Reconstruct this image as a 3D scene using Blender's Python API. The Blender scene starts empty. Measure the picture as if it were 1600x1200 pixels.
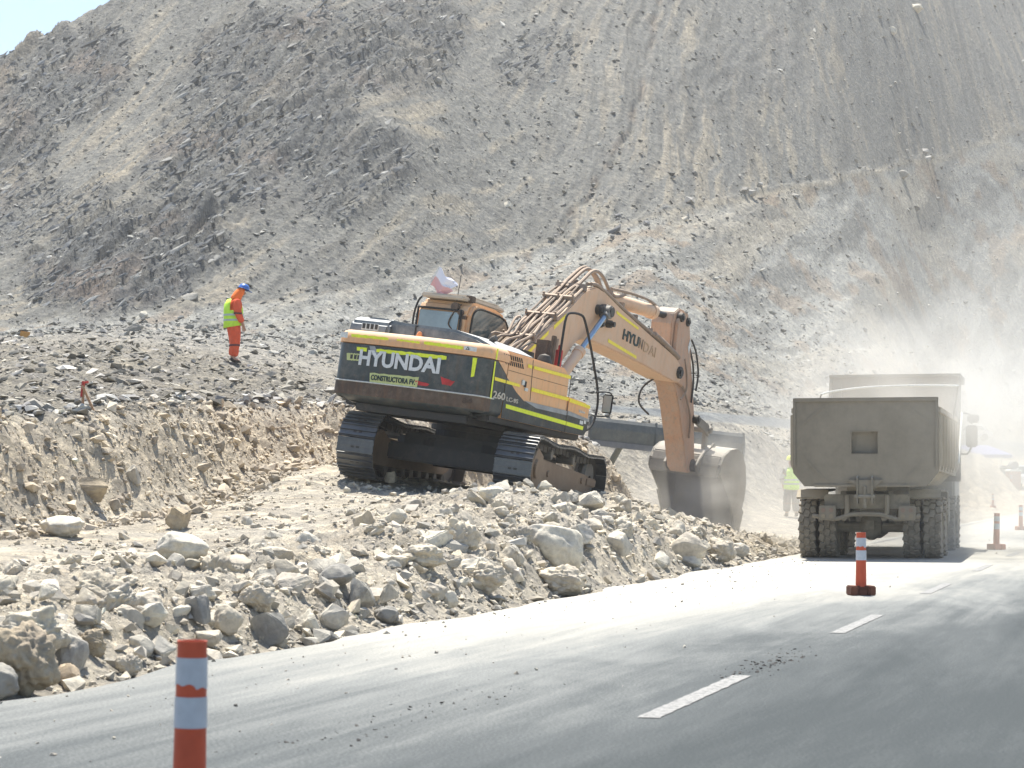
import bpy, bmesh, math, random
import numpy as np
from mathutils import Vector, Matrix, noise as mnoise
R=math.radians
random.seed(7); RNG=np.random.default_rng(11)
scene=bpy.context.scene
COL=scene.collection

# ---------------------------------------------------------------- camera, sky, sun, exposure
CAM_H=1.3; F=3400.0
cam=bpy.data.cameras.new("camera"); cam_o=bpy.data.objects.new("camera",cam); COL.objects.link(cam_o)
cam.sensor_width=36; cam.lens=F/1600*36; cam.shift_y=0.1; cam.clip_start=0.1; cam.clip_end=3000
cam_o.location=(0,0,CAM_H); cam_o.rotation_euler=(R(90),0,0); scene.camera=cam_o
cam.dof.use_dof=True; cam.dof.focus_distance=34; cam.dof.aperture_fstop=5.6
SUN_EL=R(69); SUN_AZ=R(-9)      # azimuth measured from +Y (view direction), positive to the right
sd=Vector((math.sin(SUN_AZ)*math.cos(SUN_EL), math.cos(SUN_AZ)*math.cos(SUN_EL), math.sin(SUN_EL)))
sun=bpy.data.lights.new("sun",'SUN'); sun.energy=4.9; sun.angle=R(0.5); sun.color=(1,.96,.88)
sun_o=bpy.data.objects.new("sun",sun); COL.objects.link(sun_o); sun_o.rotation_euler=sd.to_track_quat('Z','Y').to_euler()
world=bpy.data.worlds.new("World"); scene.world=world; world.use_nodes=True
wn=world.node_tree; bg=wn.nodes['Background']; sky=wn.nodes.new('ShaderNodeTexSky'); sky.sky_type='NISHITA'
sky.sun_disc=False; sky.sun_elevation=SUN_EL; sky.sun_rotation=SUN_AZ; sky.altitude=800; sky.dust_density=1.0; sky.air_density=1.0
wn.links.new(sky.outputs[0],bg.inputs[0]); bg.inputs[1].default_value=0.10
scene.view_settings.view_transform='Standard'; scene.view_settings.look='None'
scene.view_settings.exposure=1.08; scene.view_settings.gamma=1
scene.render.engine='CYCLES'; scene.cycles.use_denoising=True
scene.cycles.max_bounces=6; scene.cycles.diffuse_bounces=3; scene.cycles.volume_bounces=1
scene.cycles.volume_step_rate=2.0; scene.cycles.volume_max_steps=96

# ---------------------------------------------------------------- noise
def _h(ix,iy,seed):
    h=(ix.astype(np.int64)*374761393+iy.astype(np.int64)*668265263+seed*1442695041)&0xffffffff
    h=((h^(h>>13))*1274126177)&0xffffffff
    h=(h^(h>>16))&0xffffffff
    return h
def gn(x,y,seed=0):
    x=np.asarray(x,float); y=np.asarray(y,float)
    x0=np.floor(x); y0=np.floor(y); fx=x-x0; fy=y-y0
    u=fx*fx*fx*(fx*(fx*6-15)+10); v=fy*fy*fy*(fy*(fy*6-15)+10)
    out=0
    r=[]
    for dx,dy in ((0,0),(1,0),(0,1),(1,1)):
        a=_h(x0+dx,y0+dy,seed)*(2*np.pi/4294967296.0)
        r.append(np.cos(a)*(fx-dx)+np.sin(a)*(fy-dy))
    return ((r[0]*(1-u)+r[1]*u)*(1-v)+(r[2]*(1-u)+r[3]*u)*v)*1.5
def fbm(x,y,o=4,seed=0,g=.5):
    s=0;a=1;n=0
    for i in range(o):
        s=s+a*gn(x,y,seed+i*17); n+=a; a*=g; x=x*2.03+5.1; y=y*2.03+1.7
    return s/n
def ridged(x,y,o=3,seed=0):
    s=0;a=1;n=0
    for i in range(o):
        s=s+a*(1-2*np.abs(gn(x,y,seed+i*13))); n+=a; a*=.55; x=x*2.1+3; y=y*2.1+7
    return s/n
def sst(a,b,x):
    t=np.clip((x-a)/(b-a),0,1); return t*t*(3-2*t)

# ---------------------------------------------------------------- terrain as a height field z(x,y)
EX,EY=-7.1,0.0                       # a point of the road's left edge; the road runs along (UX,UY)
UX,UY=.2873,.9578; NX,NY=-.9578,.2873
def st(x,y): return (x-EX)*NX+(y-EY)*NY, (x-EX)*UX+(y-EY)*UY
def ts(s,t): return EX+s*NX+t*UX, EY+s*NY+t*UY
def tps_fit(P,v,lam=1e-3):
    P=np.array(P,float); v=np.array(v,float); n=len(P)
    d=np.linalg.norm(P[:,None]-P[None],axis=2)+1e-9
    K=d*d*np.log(d); A=np.zeros((n+3,n+3)); A[:n,:n]=K+np.eye(n)*lam; A[:n,n]=1; A[:n,n+1:]=P; A[n,:n]=1; A[n+1:,:n]=P.T
    w=np.linalg.solve(A,np.concatenate([v,[0,0,0]])); return P,w
def tps(m,X,Y):
    P,w=m; s=w[-3]+w[-2]*X+w[-1]*Y
    for (a,b),c in zip(P,w):
        d=(X-a)**2+(Y-b)**2+1e-12; s=s+c*.5*d*np.log(d)
    return s
UP=[(-300,655,26),(0,648,28),(250,645,32),(530,640,40),(800,676,44),(950,690,46),(1040,703,47),
 (-300,590,40),(0,590,37),(0,548,48),(150,553,49),(260,560,50),(365,570,50),(450,600,50),(520,618,47),(200,600,40),(400,615,42),
 (0,532,60),(250,530,62),(450,560,62),(600,560,68),(700,590,62),(800,600,72),(1000,650,70),(1200,690,72),(250,512,80),
 (0,505,110),(-400,520,110),(450,472,115),(250,490,112),(620,440,125),(800,400,140),(1000,350,150),(1200,300,185),(1400,262,237),(1500,238,265),(1600,200,296),
 (800,500,100),(1000,500,108),(1000,420,125),(1200,500,148),(1200,400,166),(1200,620,112),(1200,660,88),(1300,690,106),(1300,560,150),(1400,690,142),(1400,600,176),(1400,500,194),(1400,380,215),(1500,704,208),(1500,600,222),(1500,500,233),(1500,400,245),(1500,748,180),(1600,620,236),(1600,500,252),(1600,400,266),(1600,300,281),
 (1600,700,226),(1600,742,212),(1600,764,200),(1540,765,203),(1600,764,188),(1600,762,170),(1500,752,150),(1400,722,120),(1400,770,90),(1550,770,135),(1500,775,110),(1600,775,130),
 (1200,790,58),(1200,760,63),(1300,740,85),(1250,800,56),(1300,790,72),(1100,800,52),(1100,745,58),(1400,800,85),
 (0,112,175),(60,66,178),(130,4,180),(200,-50,182),(450,0,165),(300,100,158),(200,300,135),(600,200,142),(800,0,190),(800,200,163),(1000,150,178),(1200,0,225),(1200,150,203),(1400,100,255),(1600,0,350),
 (-400,330,170),(-400,480,125),(2050,745,320),(2050,100,420),(2050,560,340),(2050,770,150),
 (450,-300,205),(800,-300,240),(1200,-300,280),(1600,-300,430),(100,-250,215)]
UM=tps_fit([(p/400,math.log(d)*3) for p,_,d in UP],[q for _,q,_ in UP],lam=1e-3)
LW=[(0.1,5,0),(0,14,0),(0,22,0),(0,30,0),(0,38,0),(0,46,0),(0,56,0),(1.2,10,.4),(1.3,14.5,.45),(1.4,20,.5),(1.4,24,.62),(1.6,29,1.0),(2.2,33,1.22),(3,35,1.15),
 (2.0,38.5,1.0),(1.8,42,.62),(1.9,46,.3),(2,52,.15),(2,60,.1),(3,15,.45),(3,20,.45),(3.2,25,.55),(3.6,30,.95),(5,30,1.0),(5,35,1.3),(4.2,38,1.22),(4,42,.9),(4,46,.55),(5,50,.45),(4,60,.4),
 (7,26.8,.8),(7,20,.7),(7,32,1.1),(6.8,37,1.66),(6.0,35,1.55),(7,41,1.4),(6.5,45,.9),(8,50,.8),(10,60,1.2),(5,22,.55),(10,26,.9),(10,34,1.4),(8,10,.6),(4,8,.5)]
LM=tps_fit([(s/4,t/8) for s,t,_ in LW],[z for *_,z in LW],lam=1e-3)
def zu(x,y):
    px=800+F*x/y; ld=np.log(np.maximum(y,18.))*3
    d_r=178+np.maximum(px-290,0)*.5
    ldc=np.log(np.clip(y,24.,d_r))*3
    py=tps(UM,np.clip(px,-450,2100)/400,ldc)
    yc=np.minimum(y,d_r)
    return np.maximum(CAM_H+yc*(760-py)/F-np.maximum(y-d_r,0)*.8,-1.5)
OUT=[(210,400,150,85,1.0),(420,140,150,130,.7),(350,250,120,90,.55),(90,120,120,80,.75),(30,230,60,60,.7),(620,70,110,80,.7),(560,270,90,70,.6),(480,200,80,90,.8),(130,330,60,50,.3),(40,330,90,60,.35),(840,90,70,50,.35),(1150,110,110,60,.25)]
def creaseof(px): return np.interp(px,[-400,0,450,620,800,1000,1200,1400,1500,1600,2050],[560,510,468,440,398,342,303,262,238,200,80])+6*gn(px/60,px*0,77)
def oldroad(px,py,y):
    a=np.interp(px,[930,1060,1230,1500,1660],[633,641,655,679,702]); b=np.interp(px,[930,1060,1230,1500,1660],[642,654,670,707,739])
    return (y>60)*sst(a-2,a+1,py)*sst(b+2,b-1,py)*sst(900,960,px)
def mountain_masks(x,y,z):
    px=800+F*x/y; py=760-F*(z-CAM_H)/y
    o=0
    wob=1+.6*fbm(px/70,py/70,3,91)
    for cx,cy,rx,ry,a in OUT:
        dx=(px-cx)/rx; dy=(py-cy)/ry
        e=dx*dx+dy*dy+dx*dy*.6
        o=np.maximum(o,a*sst(1.25,.45,e*wob))
    crease=creaseof(px)
    up=sst(-5,6,crease-py)
    return px,py,o,up
def grain(x,y,px):
    """coordinates across and along the fall lines: they lean to the left on the left flank and straighten to the right"""
    wob=1.1*fbm(x/17,y/17,2,26)
    w=sst(620,980,px)[...,None] if False else sst(640,1000,px); w2=sst(1180,1560,px)
    g=[]
    for k in (.34,.14,-.04): n=math.hypot(1,k); g.append(((x-k*(y-150))/n+wob,(k*x+y)/n))
    return g,(1-w,w*(1-w2),w*w2)
def streaks(x,y,px,fa,fl,o,seed,r=.55):
    g,w=grain(x,y,px); return sum(wi*fbm(a*fa,b*fl,o,seed+i*5,r) for i,((a,b),wi) in enumerate(zip(g,w)))*1.15
def bank(s,t):
    sb=np.interp(t,[0,20,29,35,39,42,47,50,54,60,80],[7.2,6.8,6.3,7.2,7.2,5.0,3.4,5.2,8.0,6.0,2.5])
    w=np.interp(t,[0,40,48,53,60,80],[1.25,1.2,1.4,3.0,5.,3.])
    sb=sb+np.interp(t,[0,50,60],[1,1,.2])*(.35*fbm(t*.35,t*0+3.3,3,5)+.10*fbm(t*1.1,s*.9,3,8))
    return sst(0,1,(s-sb)/w),w
def height(x,y,detail=True):
    x=np.asarray(x,float); y=np.asarray(y,float)
    s,t=st(x,y)
    U=zu(x,y)
    Lz=tps(LM,np.clip(s,-1,11)/4,np.clip(t,5,62)/8)
    b,w=bank(s,t)
    z=Lz*(1-b)+U*b
    # camp side mound far along the road
    edge=sst(0.,np.where(t>55,4.,.75),s+.16*fbm(t*.5,t*0,3,207))
    zr=-.06
    px=800+F*x/y
    z=z+2.0*np.exp(-(((x-31.)/5.)**2+((y-142.)/9.)**2))
    z=zr*(1-edge)+z*edge
    if not detail: return z
    px,py,o,up=mountain_masks(x,y,z)
    far=sst(60,95,y)*edge
    # scree streaks run down the cone of the slope
    str1=streaks(x,y,px,.28,.02,4,21); str2=streaks(x,y,px,1.1,.07,3,122)
    q=x-.27*y-.0009*np.maximum(y-150,0)**2; al=y; fan=fbm(q/5.,al/42,5,31)
    dz=far*(up*(.38*str1+.2*str2)*(.5+1.2*np.clip(fbm(x/15,y/22,3,39)+.4,0,1))+(1-up)*(1.0*fan+.35*fbm(q/2.2,al/15,3,35))*sst(60,130,y))+far*.28*np.exp(-((creaseof(px)-py)/7.)**2)*sst(500,800,px)
    gul=np.exp(-((px-(1030-(py)*.22-np.maximum(py-200,0)*.45+14*gn(py/40,py*0,3)+5*gn(py/11,py*0,6)))/5)**2)*sst(420,330,py)
    dz-=far*up*.35*gul*(1+.8*gn(px/20,py/20,4))
    # rock outcrops with strata that rise to the right
    u=x*.33+y*.94; v=x*.94-y*.33
    wv=v+.9*fbm(u/14,v/6,3,44)
    strata=ridged(u/9.,wv/1.25,4,41); blocks=fbm(u/4.5,wv/.8,5,42,.6)
    saw=((wv/1.15+.35*gn(u/6,wv/2,46))%1.0)
    dz+=far*o*(.45*strata+.7*blocks+1.5*fbm(u/16,v/2.4,3,43)+.45*(saw-.5)*(1+gn(u/6,v/3,48))+1.5*fbm(x/5,y/11,4,49,.55)+.4)
    dz+=far*(.30*fbm(x/1.1,y/1.8,4,51,.7)+.5*fbm(x/11,y/16,3,52))
    # ridge skyline gets rough
    dz*=1-oldroad(px,py,y)
    near=(1-sst(55,85,y))*edge
    heap=sst(.3,1.,b)*near
    dz+=near*(.07*fbm(x*1.3,y*1.3,4,61,.6))+heap*(.2*fbm(x/2.5,y/2.5,4,62,.6)+.12*fbm(x*2.2,y*2.2,3,65,.7))
    face=4*b*(1-b)*near*sst(70,50,t)
    dz+=face*(.16*fbm(x*1.3+z,y*1.1,4,63,.6)+.07*fbm(x*5.+z*3,y*4-z*4,3,67,.7)+.05*ridged(x*3-z*5,y*3,3,66))
    rub=sst(.1,.7,s)*sst(4.5,2.0,s)*sst(52,47,t)
    dz+=rub*(.15*fbm(x*1.6,y*1.6,3,64)+.07*ridged(x*4,y*4,3,68)+.03*fbm(x*11,y*11,2,69))
    return z+dz
def hit(px,py,d0=10.,d1=600.):
    d=np.concatenate([np.arange(d0,60,.03),np.arange(60,d1,.25)]) ; d=d[(d>=d0)&(d<=d1)]
    x=(px-800)/F*d; zr=CAM_H+d*(760-py)/F
    g=height(x,d); k=np.argmax(g>=zr)
    return Vector((x[k],d[k],g[k]))
def gz(x,y): return float(height(np.array([x]),np.array([y]))[0])

# ---------------------------------------------------------------- object helpers
def link(o,parent=None):
    COL.objects.link(o)
    if parent is not None: o.parent=parent
    return o
def tag(o,label=None,cat=None,group=None,kind=None):
    if label: o['label']=label
    if cat: o['category']=cat
    if group: o['group']=group
    if kind: o['kind']=kind
    return o
def mesh_np(name,verts,faces,mat,parent=None,colors=None,smooth=False):
    me=bpy.data.meshes.new(name); verts=np.asarray(verts,np.float32); faces=np.asarray(faces,np.int32)
    k=faces.shape[1]
    me.vertices.add(len(verts)); me.vertices.foreach_set('co',verts.ravel())
    me.loops.add(faces.size); me.loops.foreach_set('vertex_index',faces.ravel())
    me.polygons.add(len(faces)); me.polygons.foreach_set('loop_start',np.arange(0,faces.size,k,dtype=np.int32))
    me.polygons.foreach_set('loop_total',np.full(len(faces),k,np.int32))
    me.polygons.foreach_set('use_smooth',np.full(len(faces),smooth,bool))
    me.update(calc_edges=True)
    if colors is not None:
        a=me.color_attributes.new('Col','FLOAT_COLOR','POINT')
        c=np.ones((len(verts),4),np.float32); c[:,:3]=colors; a.data.foreach_set('color',c.ravel())
    me.materials.append(mat)
    return link(bpy.data.objects.new(name,me),parent)

# ---------------------------------------------------------------- materials
MATS={}
def nodes(name):
    m=bpy.data.materials.new(name); m.use_nodes=True; nt=m.node_tree; b=nt.nodes['Principled BSDF']; return m,nt,b
def N(nt,t,**k):
    n=nt.nodes.new(t)
    for a,v in k.items():
        if a.startswith('i_'): n.inputs[a[2:].replace('_',' ')].default_value=v
        else: setattr(n,a,v)
    return n
def ramp(nt,src,pts):
    r=nt.nodes.new('ShaderNodeValToRGB'); e=r.color_ramp.elements
    while len(e)<len(pts): e.new(.5)
    for q,(p,c) in zip(e,pts): q.position=p; q.color=(*c,1) if len(c)==3 else c
    nt.links.new(src,r.inputs[0]); return r
def mixc(nt,f,a,b,mode='MIX'):
    m=nt.nodes.new('ShaderNodeMix'); m.data_type='RGBA'; m.blend_type=mode
    for s,v in ((m.inputs[0],f),(m.inputs[6],a),(m.inputs[7],b)):
        if isinstance(v,(int,float)): s.default_value=v
        elif isinstance(v,tuple): s.default_value=(*v,1)
        else: nt.links.new(v,s)
    return m.outputs[2]
def mth(nt,op,a,b=0.):
    m=nt.nodes.new('ShaderNodeMath'); m.operation=op
    for s,v in ((m.inputs[0],a),(m.inputs[1],b)):
        if isinstance(v,(int,float)): s.default_value=v
        else: nt.links.new(v,s)
    return m.outputs[0]
def ground_mat():
    m,nt,b=nodes('ground_rock')
    at=N(nt,'ShaderNodeAttribute',attribute_name='Col'); geo=N(nt,'ShaderNodeNewGeometry')
    n1=N(nt,'ShaderNodeTexNoise',i_Scale=9.,i_Detail=8.,i_Roughness=.75); n2=N(nt,'ShaderNodeTexNoise',i_Scale=1.4,i_Detail=8.,i_Roughness=.8)
    vo=N(nt,'ShaderNodeTexVoronoi',i_Scale=3.2); vo2=N(nt,'ShaderNodeTexVoronoi',i_Scale=14.)
    for n in (n1,n2,vo,vo2): nt.links.new(geo.outputs['Position'],n.inputs['Vector'])
    r1=ramp(nt,n1.outputs[0],[(.28,(.62,.62,.64)),(.5,(1,1,1)),(.74,(1.35,1.33,1.28))])
    r2=ramp(nt,n2.outputs[0],[(.3,(.7,.71,.73)),(.5,(1,1,1)),(.7,(1.3,1.27,1.2))])
    hsv=N(nt,'ShaderNodeSeparateColor'); nt.links.new(vo.outputs['Color'],hsv.inputs[0])
    r3=ramp(nt,hsv.outputs[0],[(0,(.8,.8,.82)),(.7,(1.05,1.04,1.02)),(1,(1.25,1.22,1.18))])
    c=mixc(nt,1.,at.outputs['Color'],r1.outputs[0],'MULTIPLY'); c=mixc(nt,1.,c,r2.outputs[0],'MULTIPLY'); c=mixc(nt,1.,c,r3.outputs[0],'MULTIPLY')
    nt.links.new(c,b.inputs['Base Color']); b.inputs['Roughness'].default_value=.95; b.inputs['Specular IOR Level'].default_value=.15
    bp=N(nt,'ShaderNodeBump',i_Strength=1.,i_Distance=.13); 
    hgt=mth(nt,'ADD',mth(nt,'MULTIPLY',n2.outputs[0],1.6),mth(nt,'MULTIPLY',vo.outputs['Distance'],.7))
    hgt=mth(nt,'ADD',hgt,mth(nt,'MULTIPLY',n1.outputs[0],.5)); hgt=mth(nt,'ADD',hgt,mth(nt,'MULTIPLY',vo2.outputs['Distance'],.25))
    nt.links.new(hgt,bp.inputs['Height']); nt.links.new(bp.outputs[0],b.inputs['Normal'])
    return m
def rock_mat():
    m,nt,b=nodes('rock_stone')
    at=N(nt,'ShaderNodeAttribute',attribute_name='Col'); oi=N(nt,'ShaderNodeObjectInfo'); tc=N(nt,'ShaderNodeNewGeometry')
    n1=N(nt,'ShaderNodeTexNoise',i_Scale=14.,i_Detail=9.,i_Roughness=.7); n2=N(nt,'ShaderNodeTexNoise',i_Scale=3.,i_Detail=5.)
    for n in (n1,n2): nt.links.new(tc.outputs['Position'],n.inputs['Vector'])
    r1=ramp(nt,n1.outputs[0],[(.3,(.72,.72,.72)),(.5,(1,1,1)),(.72,(1.25,1.24,1.2))]); r2=ramp(nt,n2.outputs[0],[(.35,(.82,.82,.85)),(.65,(1.15,1.13,1.08))])
    c=mixc(nt,1.,at.outputs['Color'],r1.outputs[0],'MULTIPLY'); c=mixc(nt,1.,c,r2.outputs[0],'MULTIPLY')
    nt.links.new(c,b.inputs['Base Color']); b.inputs['Roughness'].default_value=.92; b.inputs['Specular IOR Level'].default_value=.2
    bp=N(nt,'ShaderNodeBump',i_Strength=.6,i_Distance=.03); nt.links.new(n1.outputs[0],bp.inputs['Height']); nt.links.new(bp.outputs[0],b.inputs['Normal'])
    return m
GROUND=ground_mat(); ROCK=rock_mat()

# ---------------------------------------------------------------- terrain mesh
def build_terrain():
    cols=np.concatenate([np.arange(-440,-8,9.),np.arange(-8,1608,1.55),np.arange(1610,2100,9.)])
    rows=[6.]
    while rows[-1]<450:
        d=rows[-1]
        rows.append(d+(.25 if d<11 else .032+.0009*(d-11) if d<34 else .045 if d<50 else .09+(d-50)*.0022 if d<190 else .42+(d-190)*.004))
    D=np.array(rows); PX,DD=np.meshgrid(cols,D)
    X=(PX-800)/F*DD; Y=DD
    Z=height(X,Y)
    s,t=st(X,Y); b,_=bank(s,t)
    px,py,o,up=mountain_masks(X,Y,Z)
    far=sst(52,80,Y)
    C=np.zeros(X.shape+(3,))
    cream=np.array([.56,.51,.42]); heapc=np.array([.27,.25,.21]); grey=np.array([.182,.182,.168]); tan=np.array([.30,.268,.21]); dark=np.array([.085,.09,.093]); pale=np.array([.33,.315,.275]); rust=np.array([.21,.165,.135])
    def mx(m,c):
        nonlocal C; m=np.clip(m,0,1)[...,None]; C=C*(1-m)+c*m
    C[:]=cream
    mx(.5*sst(-.3,.4,fbm(X*.6,Y*.6,4,71)),np.array([.42,.36,.275]))
    topc=sst(.93,1.0,b)*(1-far)
    mx(4*b*(1-b)*.6*(1-far),np.array([.50,.43,.325]))
    mx(topc*.92,heapc); mx(topc*sst(.05,.35,fbm(X*.8,Y*.8,4,72)),np.array([.33,.31,.275])*.95)
    # far slopes
    st1=streaks(X,Y,px,.28,.02,4,21); st3=streaks(X,Y,px,1.1,.07,4,122); st4=streaks(X,Y,px,.7,.03,4,222)
    q=X-.27*Y-.0009*np.maximum(Y-150,0)**2; al=Y; fan=fbm(q/5.,al/42,5,31); fan2=fbm(q/1.8,al/16,4,33)
    mx(far,grey*.98); mx(far*(1-up),grey*1.6)
    mx(far*up*sst(.05,.32,st1*.6+.9*st3+.25*fbm(X/2,Y/3,4,29)+.10*sst(800,1300,px)*sst(60,260,py))*.72*sst(-.35,.2,fbm(X/12,Y/20,3,38)),tan); mx(far*up*sst(.12,.3,st4)*.6*sst(-.2,.25,fbm(X/9,Y/16,3,58)),tan*.95)
    mx(far*up*sst(.06,.28,-st4+.3*fbm(X/4,Y/5,3,27))*.6,grey*.70)
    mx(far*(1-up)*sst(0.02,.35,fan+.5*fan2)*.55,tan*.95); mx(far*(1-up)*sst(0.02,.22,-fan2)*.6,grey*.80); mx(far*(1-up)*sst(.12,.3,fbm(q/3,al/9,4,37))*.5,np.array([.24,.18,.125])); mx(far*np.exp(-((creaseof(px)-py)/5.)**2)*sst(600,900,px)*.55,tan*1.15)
    mx(far*(1-up)*sst(560,700,py)*.6,pale)
    u=X*.33+Y*.94; v=X*.94-Y*.33
    mx(far*o*.85,dark*1.15); mx(far*o*sst(0,.3,fbm(u/9,v/.9,4,81))*.65,grey*1.05); mx(far*o*sst(.1,.45,fbm(X/6,Z/5,4,82))*.6,rust)
    mx(far*o*sst(.15,.45,fbm(X/9,Z/4,4,83))*.5,tan)
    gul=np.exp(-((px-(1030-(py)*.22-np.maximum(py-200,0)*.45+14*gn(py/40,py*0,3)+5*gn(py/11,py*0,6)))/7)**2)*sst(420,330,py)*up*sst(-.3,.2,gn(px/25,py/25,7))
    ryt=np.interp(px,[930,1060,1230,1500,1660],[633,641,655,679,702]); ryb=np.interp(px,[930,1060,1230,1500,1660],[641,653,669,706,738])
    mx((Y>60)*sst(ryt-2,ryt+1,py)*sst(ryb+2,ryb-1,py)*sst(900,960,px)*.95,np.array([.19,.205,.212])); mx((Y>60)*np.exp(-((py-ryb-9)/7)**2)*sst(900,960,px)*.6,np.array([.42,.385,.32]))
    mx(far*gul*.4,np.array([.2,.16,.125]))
    # light dry ground near the camp and the road side
    mx(sst(48,60,t)*sst(9,1,s)*sst(-1,.5,s),np.array([.46,.43,.37])); mx(sst(95,120,Y)*sst(700,735,py),np.array([.44,.39,.31]))
    # flat strip of pale dust behind the heap
    mx((1-sst(75,95,Y))*sst(52,58,Y)*sst(700,400,px)*.5,np.array([.37,.35,.31]))
    # gravel shoulder
    mx(sst(.9,.1,s)*sst(-3,0,s)*.6,np.array([.42,.385,.32]))
    nr,nc=X.shape; idx=np.arange(nr*nc).reshape(nr,nc)
    q=np.stack([idx[:-1,:-1],idx[:-1,1:],idx[1:,1:],idx[1:,:-1]],-1).reshape(-1,4)
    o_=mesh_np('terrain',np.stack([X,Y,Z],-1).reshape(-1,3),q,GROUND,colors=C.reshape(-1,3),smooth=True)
    return tag(o_,'grey scree mountainside, rubble heaps and cut bank of pale earth','terrain',kind='structure')
build_terrain()

# ---------------------------------------------------------------- rocks
def hull_pts(n,rng,flat=1.):
    p=rng.normal(size=(n,3)); p/=np.linalg.norm(p,axis=1)[:,None]; p*=rng.uniform(.75,1,(n,1)); p*=[1,rng.uniform(.65,.95),rng.uniform(.5,.8)*flat]
    bm=bmesh.new()
    for a in p: bm.verts.new(a)
    bmesh.ops.convex_hull(bm,input=bm.verts); 
    for v in [v for v in bm.verts if not v.link_faces]: bm.verts.remove(v)
    bmesh.ops.triangulate(bm,faces=bm.faces)
    bm.verts.index_update()
    V=np.array([v.co[:] for v in bm.verts]); T=np.array([[v.index for v in f.verts] for f in bm.faces]); bm.free(); return V,T
TP=[hull_pts(RNG.integers(9,15),RNG) for _ in range(36)]; TPF=[hull_pts(RNG.integers(8,12),RNG,.55) for _ in range(16)]
def scatter(name,P,S,C,label,cat,flat=False,sink=.3,grain=False):
    """many small stones in one mass: P positions, S sizes, C colours"""
    VV=[];TT=[];CC=[];off=0; n=len(P); T_=TPF if flat else TP
    which=RNG.integers(0,len(T_),n)
    for k,(V,T) in enumerate(T_):
        I=np.where(which==k)[0]
        if not len(I): continue
        a=RNG.uniform(0,2*np.pi,len(I)); ca,sa=np.cos(a),np.sin(a); ti=RNG.normal(0,.35,len(I)); ct,s_=np.cos(ti),np.sin(ti)
        sc=S[I][:,None]*RNG.uniform(.75,1.25,(len(I),3))
        W=V[None]*sc[:,None,:]
        x=W[...,0]*ct[:,None]-W[...,2]*s_[:,None]; z=W[...,0]*s_[:,None]+W[...,2]*ct[:,None]; y=W[...,1]
        X=x*ca[:,None]-y*sa[:,None]; Y=x*sa[:,None]+y*ca[:,None]
        if grain:                                   # slabs that all dip the same way
            a_=R(36)+RNG.normal(0,.25,len(I)); ca,sa=np.cos(a_)[:,None],np.sin(a_)[:,None]
            lx=V[None,:,0]*sc[:,0:1]*1.9; ly=V[None,:,1]*sc[:,1:2]*.8; lz=V[None,:,2]*sc[:,2:3]*.55
            dp=R(47)+RNG.normal(0,.14,len(I))[:,None]; lx,lz=lx*np.cos(dp)-lz*np.sin(dp),lx*np.sin(dp)+lz*np.cos(dp)
            rl=R(48)+RNG.normal(0,.15,len(I))[:,None]; ly,lz=ly*np.cos(rl)-lz*np.sin(rl)*.6,ly*np.sin(rl)*.6+lz*np.cos(rl)
            X=lx*ca-ly*sa; Y=lx*sa+ly*ca; z=lz
        W=np.stack([X,Y,z+(S[I]*(.55-sink))[:,None]],-1)+P[I][:,None,:]
        VV.append(W.reshape(-1,3)); m=len(V)
        TT.append((T[None]+(np.arange(len(I))*m)[:,None,None]+off).reshape(-1,3)); off+=m*len(I)
        CC.append(np.repeat(C[I],m,0))
    o=mesh_np(name,np.concatenate(VV),np.concatenate(TT),ROCK,colors=np.concatenate(CC))
    return tag(o,label,cat,kind='stuff')
def place(s,t):
    x,y=ts(s,t); return np.stack([x,y,height(x,y)],-1)
def tint(n,base,var=.18,alt=None,pa=.3):
    c=np.array(base)[None]*np.exp(RNG.normal(0,var,(n,1)))
    if alt is not None:
        k=RNG.random(n)<pa; c[k]=np.array(alt)*np.exp(RNG.normal(0,var,(k.sum(),1)))
    return np.clip(c,.04,.7)
def powr(n,a,b,e=2.2):
    u=RNG.random(n); return (a**(1-e)+u*(b**(1-e)-a**(1-e)))**(1/(1-e))
# stones of the windrow beside the road
n=6000; t=RNG.uniform(8,50,n); s=.12+np.abs(RNG.normal(0,1.,n))*np.where(t>26,1.25,.85); S=powr(n,.015,.17,2.3)
scatter('rubble',place(s,t),S,tint(n,(.49,.445,.365),.16,(.36,.34,.295),.28),'pale broken stones heaped along the edge of the road','rubble')
n=14000; t=RNG.uniform(8,52,n); s=RNG.uniform(.4,8,n); k=fbm(s*.7,t*.5,3,99)+.35*RNG.random(n)>.02; t,s=t[k],s[k]; n=len(t); S=powr(n,.015,.11,2.5)
scatter('pebbles',place(s,t),S,tint(n,(.52,.465,.37),.14,(.38,.35,.30),.2),'small pale stones scattered over the dug bench under the excavator','pebbles')
n=6500; t=RNG.uniform(20,50,n); s=np.interp(t,[0,20,29,35,39,42,47,50],[7.2,6.8,6.3,7.2,7.2,5.0,3.4,5.2])+RNG.uniform(-.5,1.2,n); S=powr(n,.02,.18,2.6)
scatter('clods',place(s,t),S,tint(n,(.50,.43,.33),.14,(.38,.33,.26),.3),'pale clods and stones sticking out of the face of the cut bank','clods')
# dark debris on top of the bank
n=15000; d=RNG.uniform(26,57,n); px=RNG.uniform(-250,1100,n); x=(px-800)/F*d; s,t=st(x,d); bb,_=bank(s,t); k=bb>.985; x,d=x[k],d[k]; n=len(x)
scatter('debris',np.stack([x,d,height(x,d)],-1),powr(n,.025,.22,2.5),tint(n,(.25,.235,.20),.25,(.38,.36,.325),.25),'dark angular stones covering the heap on top of the cut bank','debris',flat=True)
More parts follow.
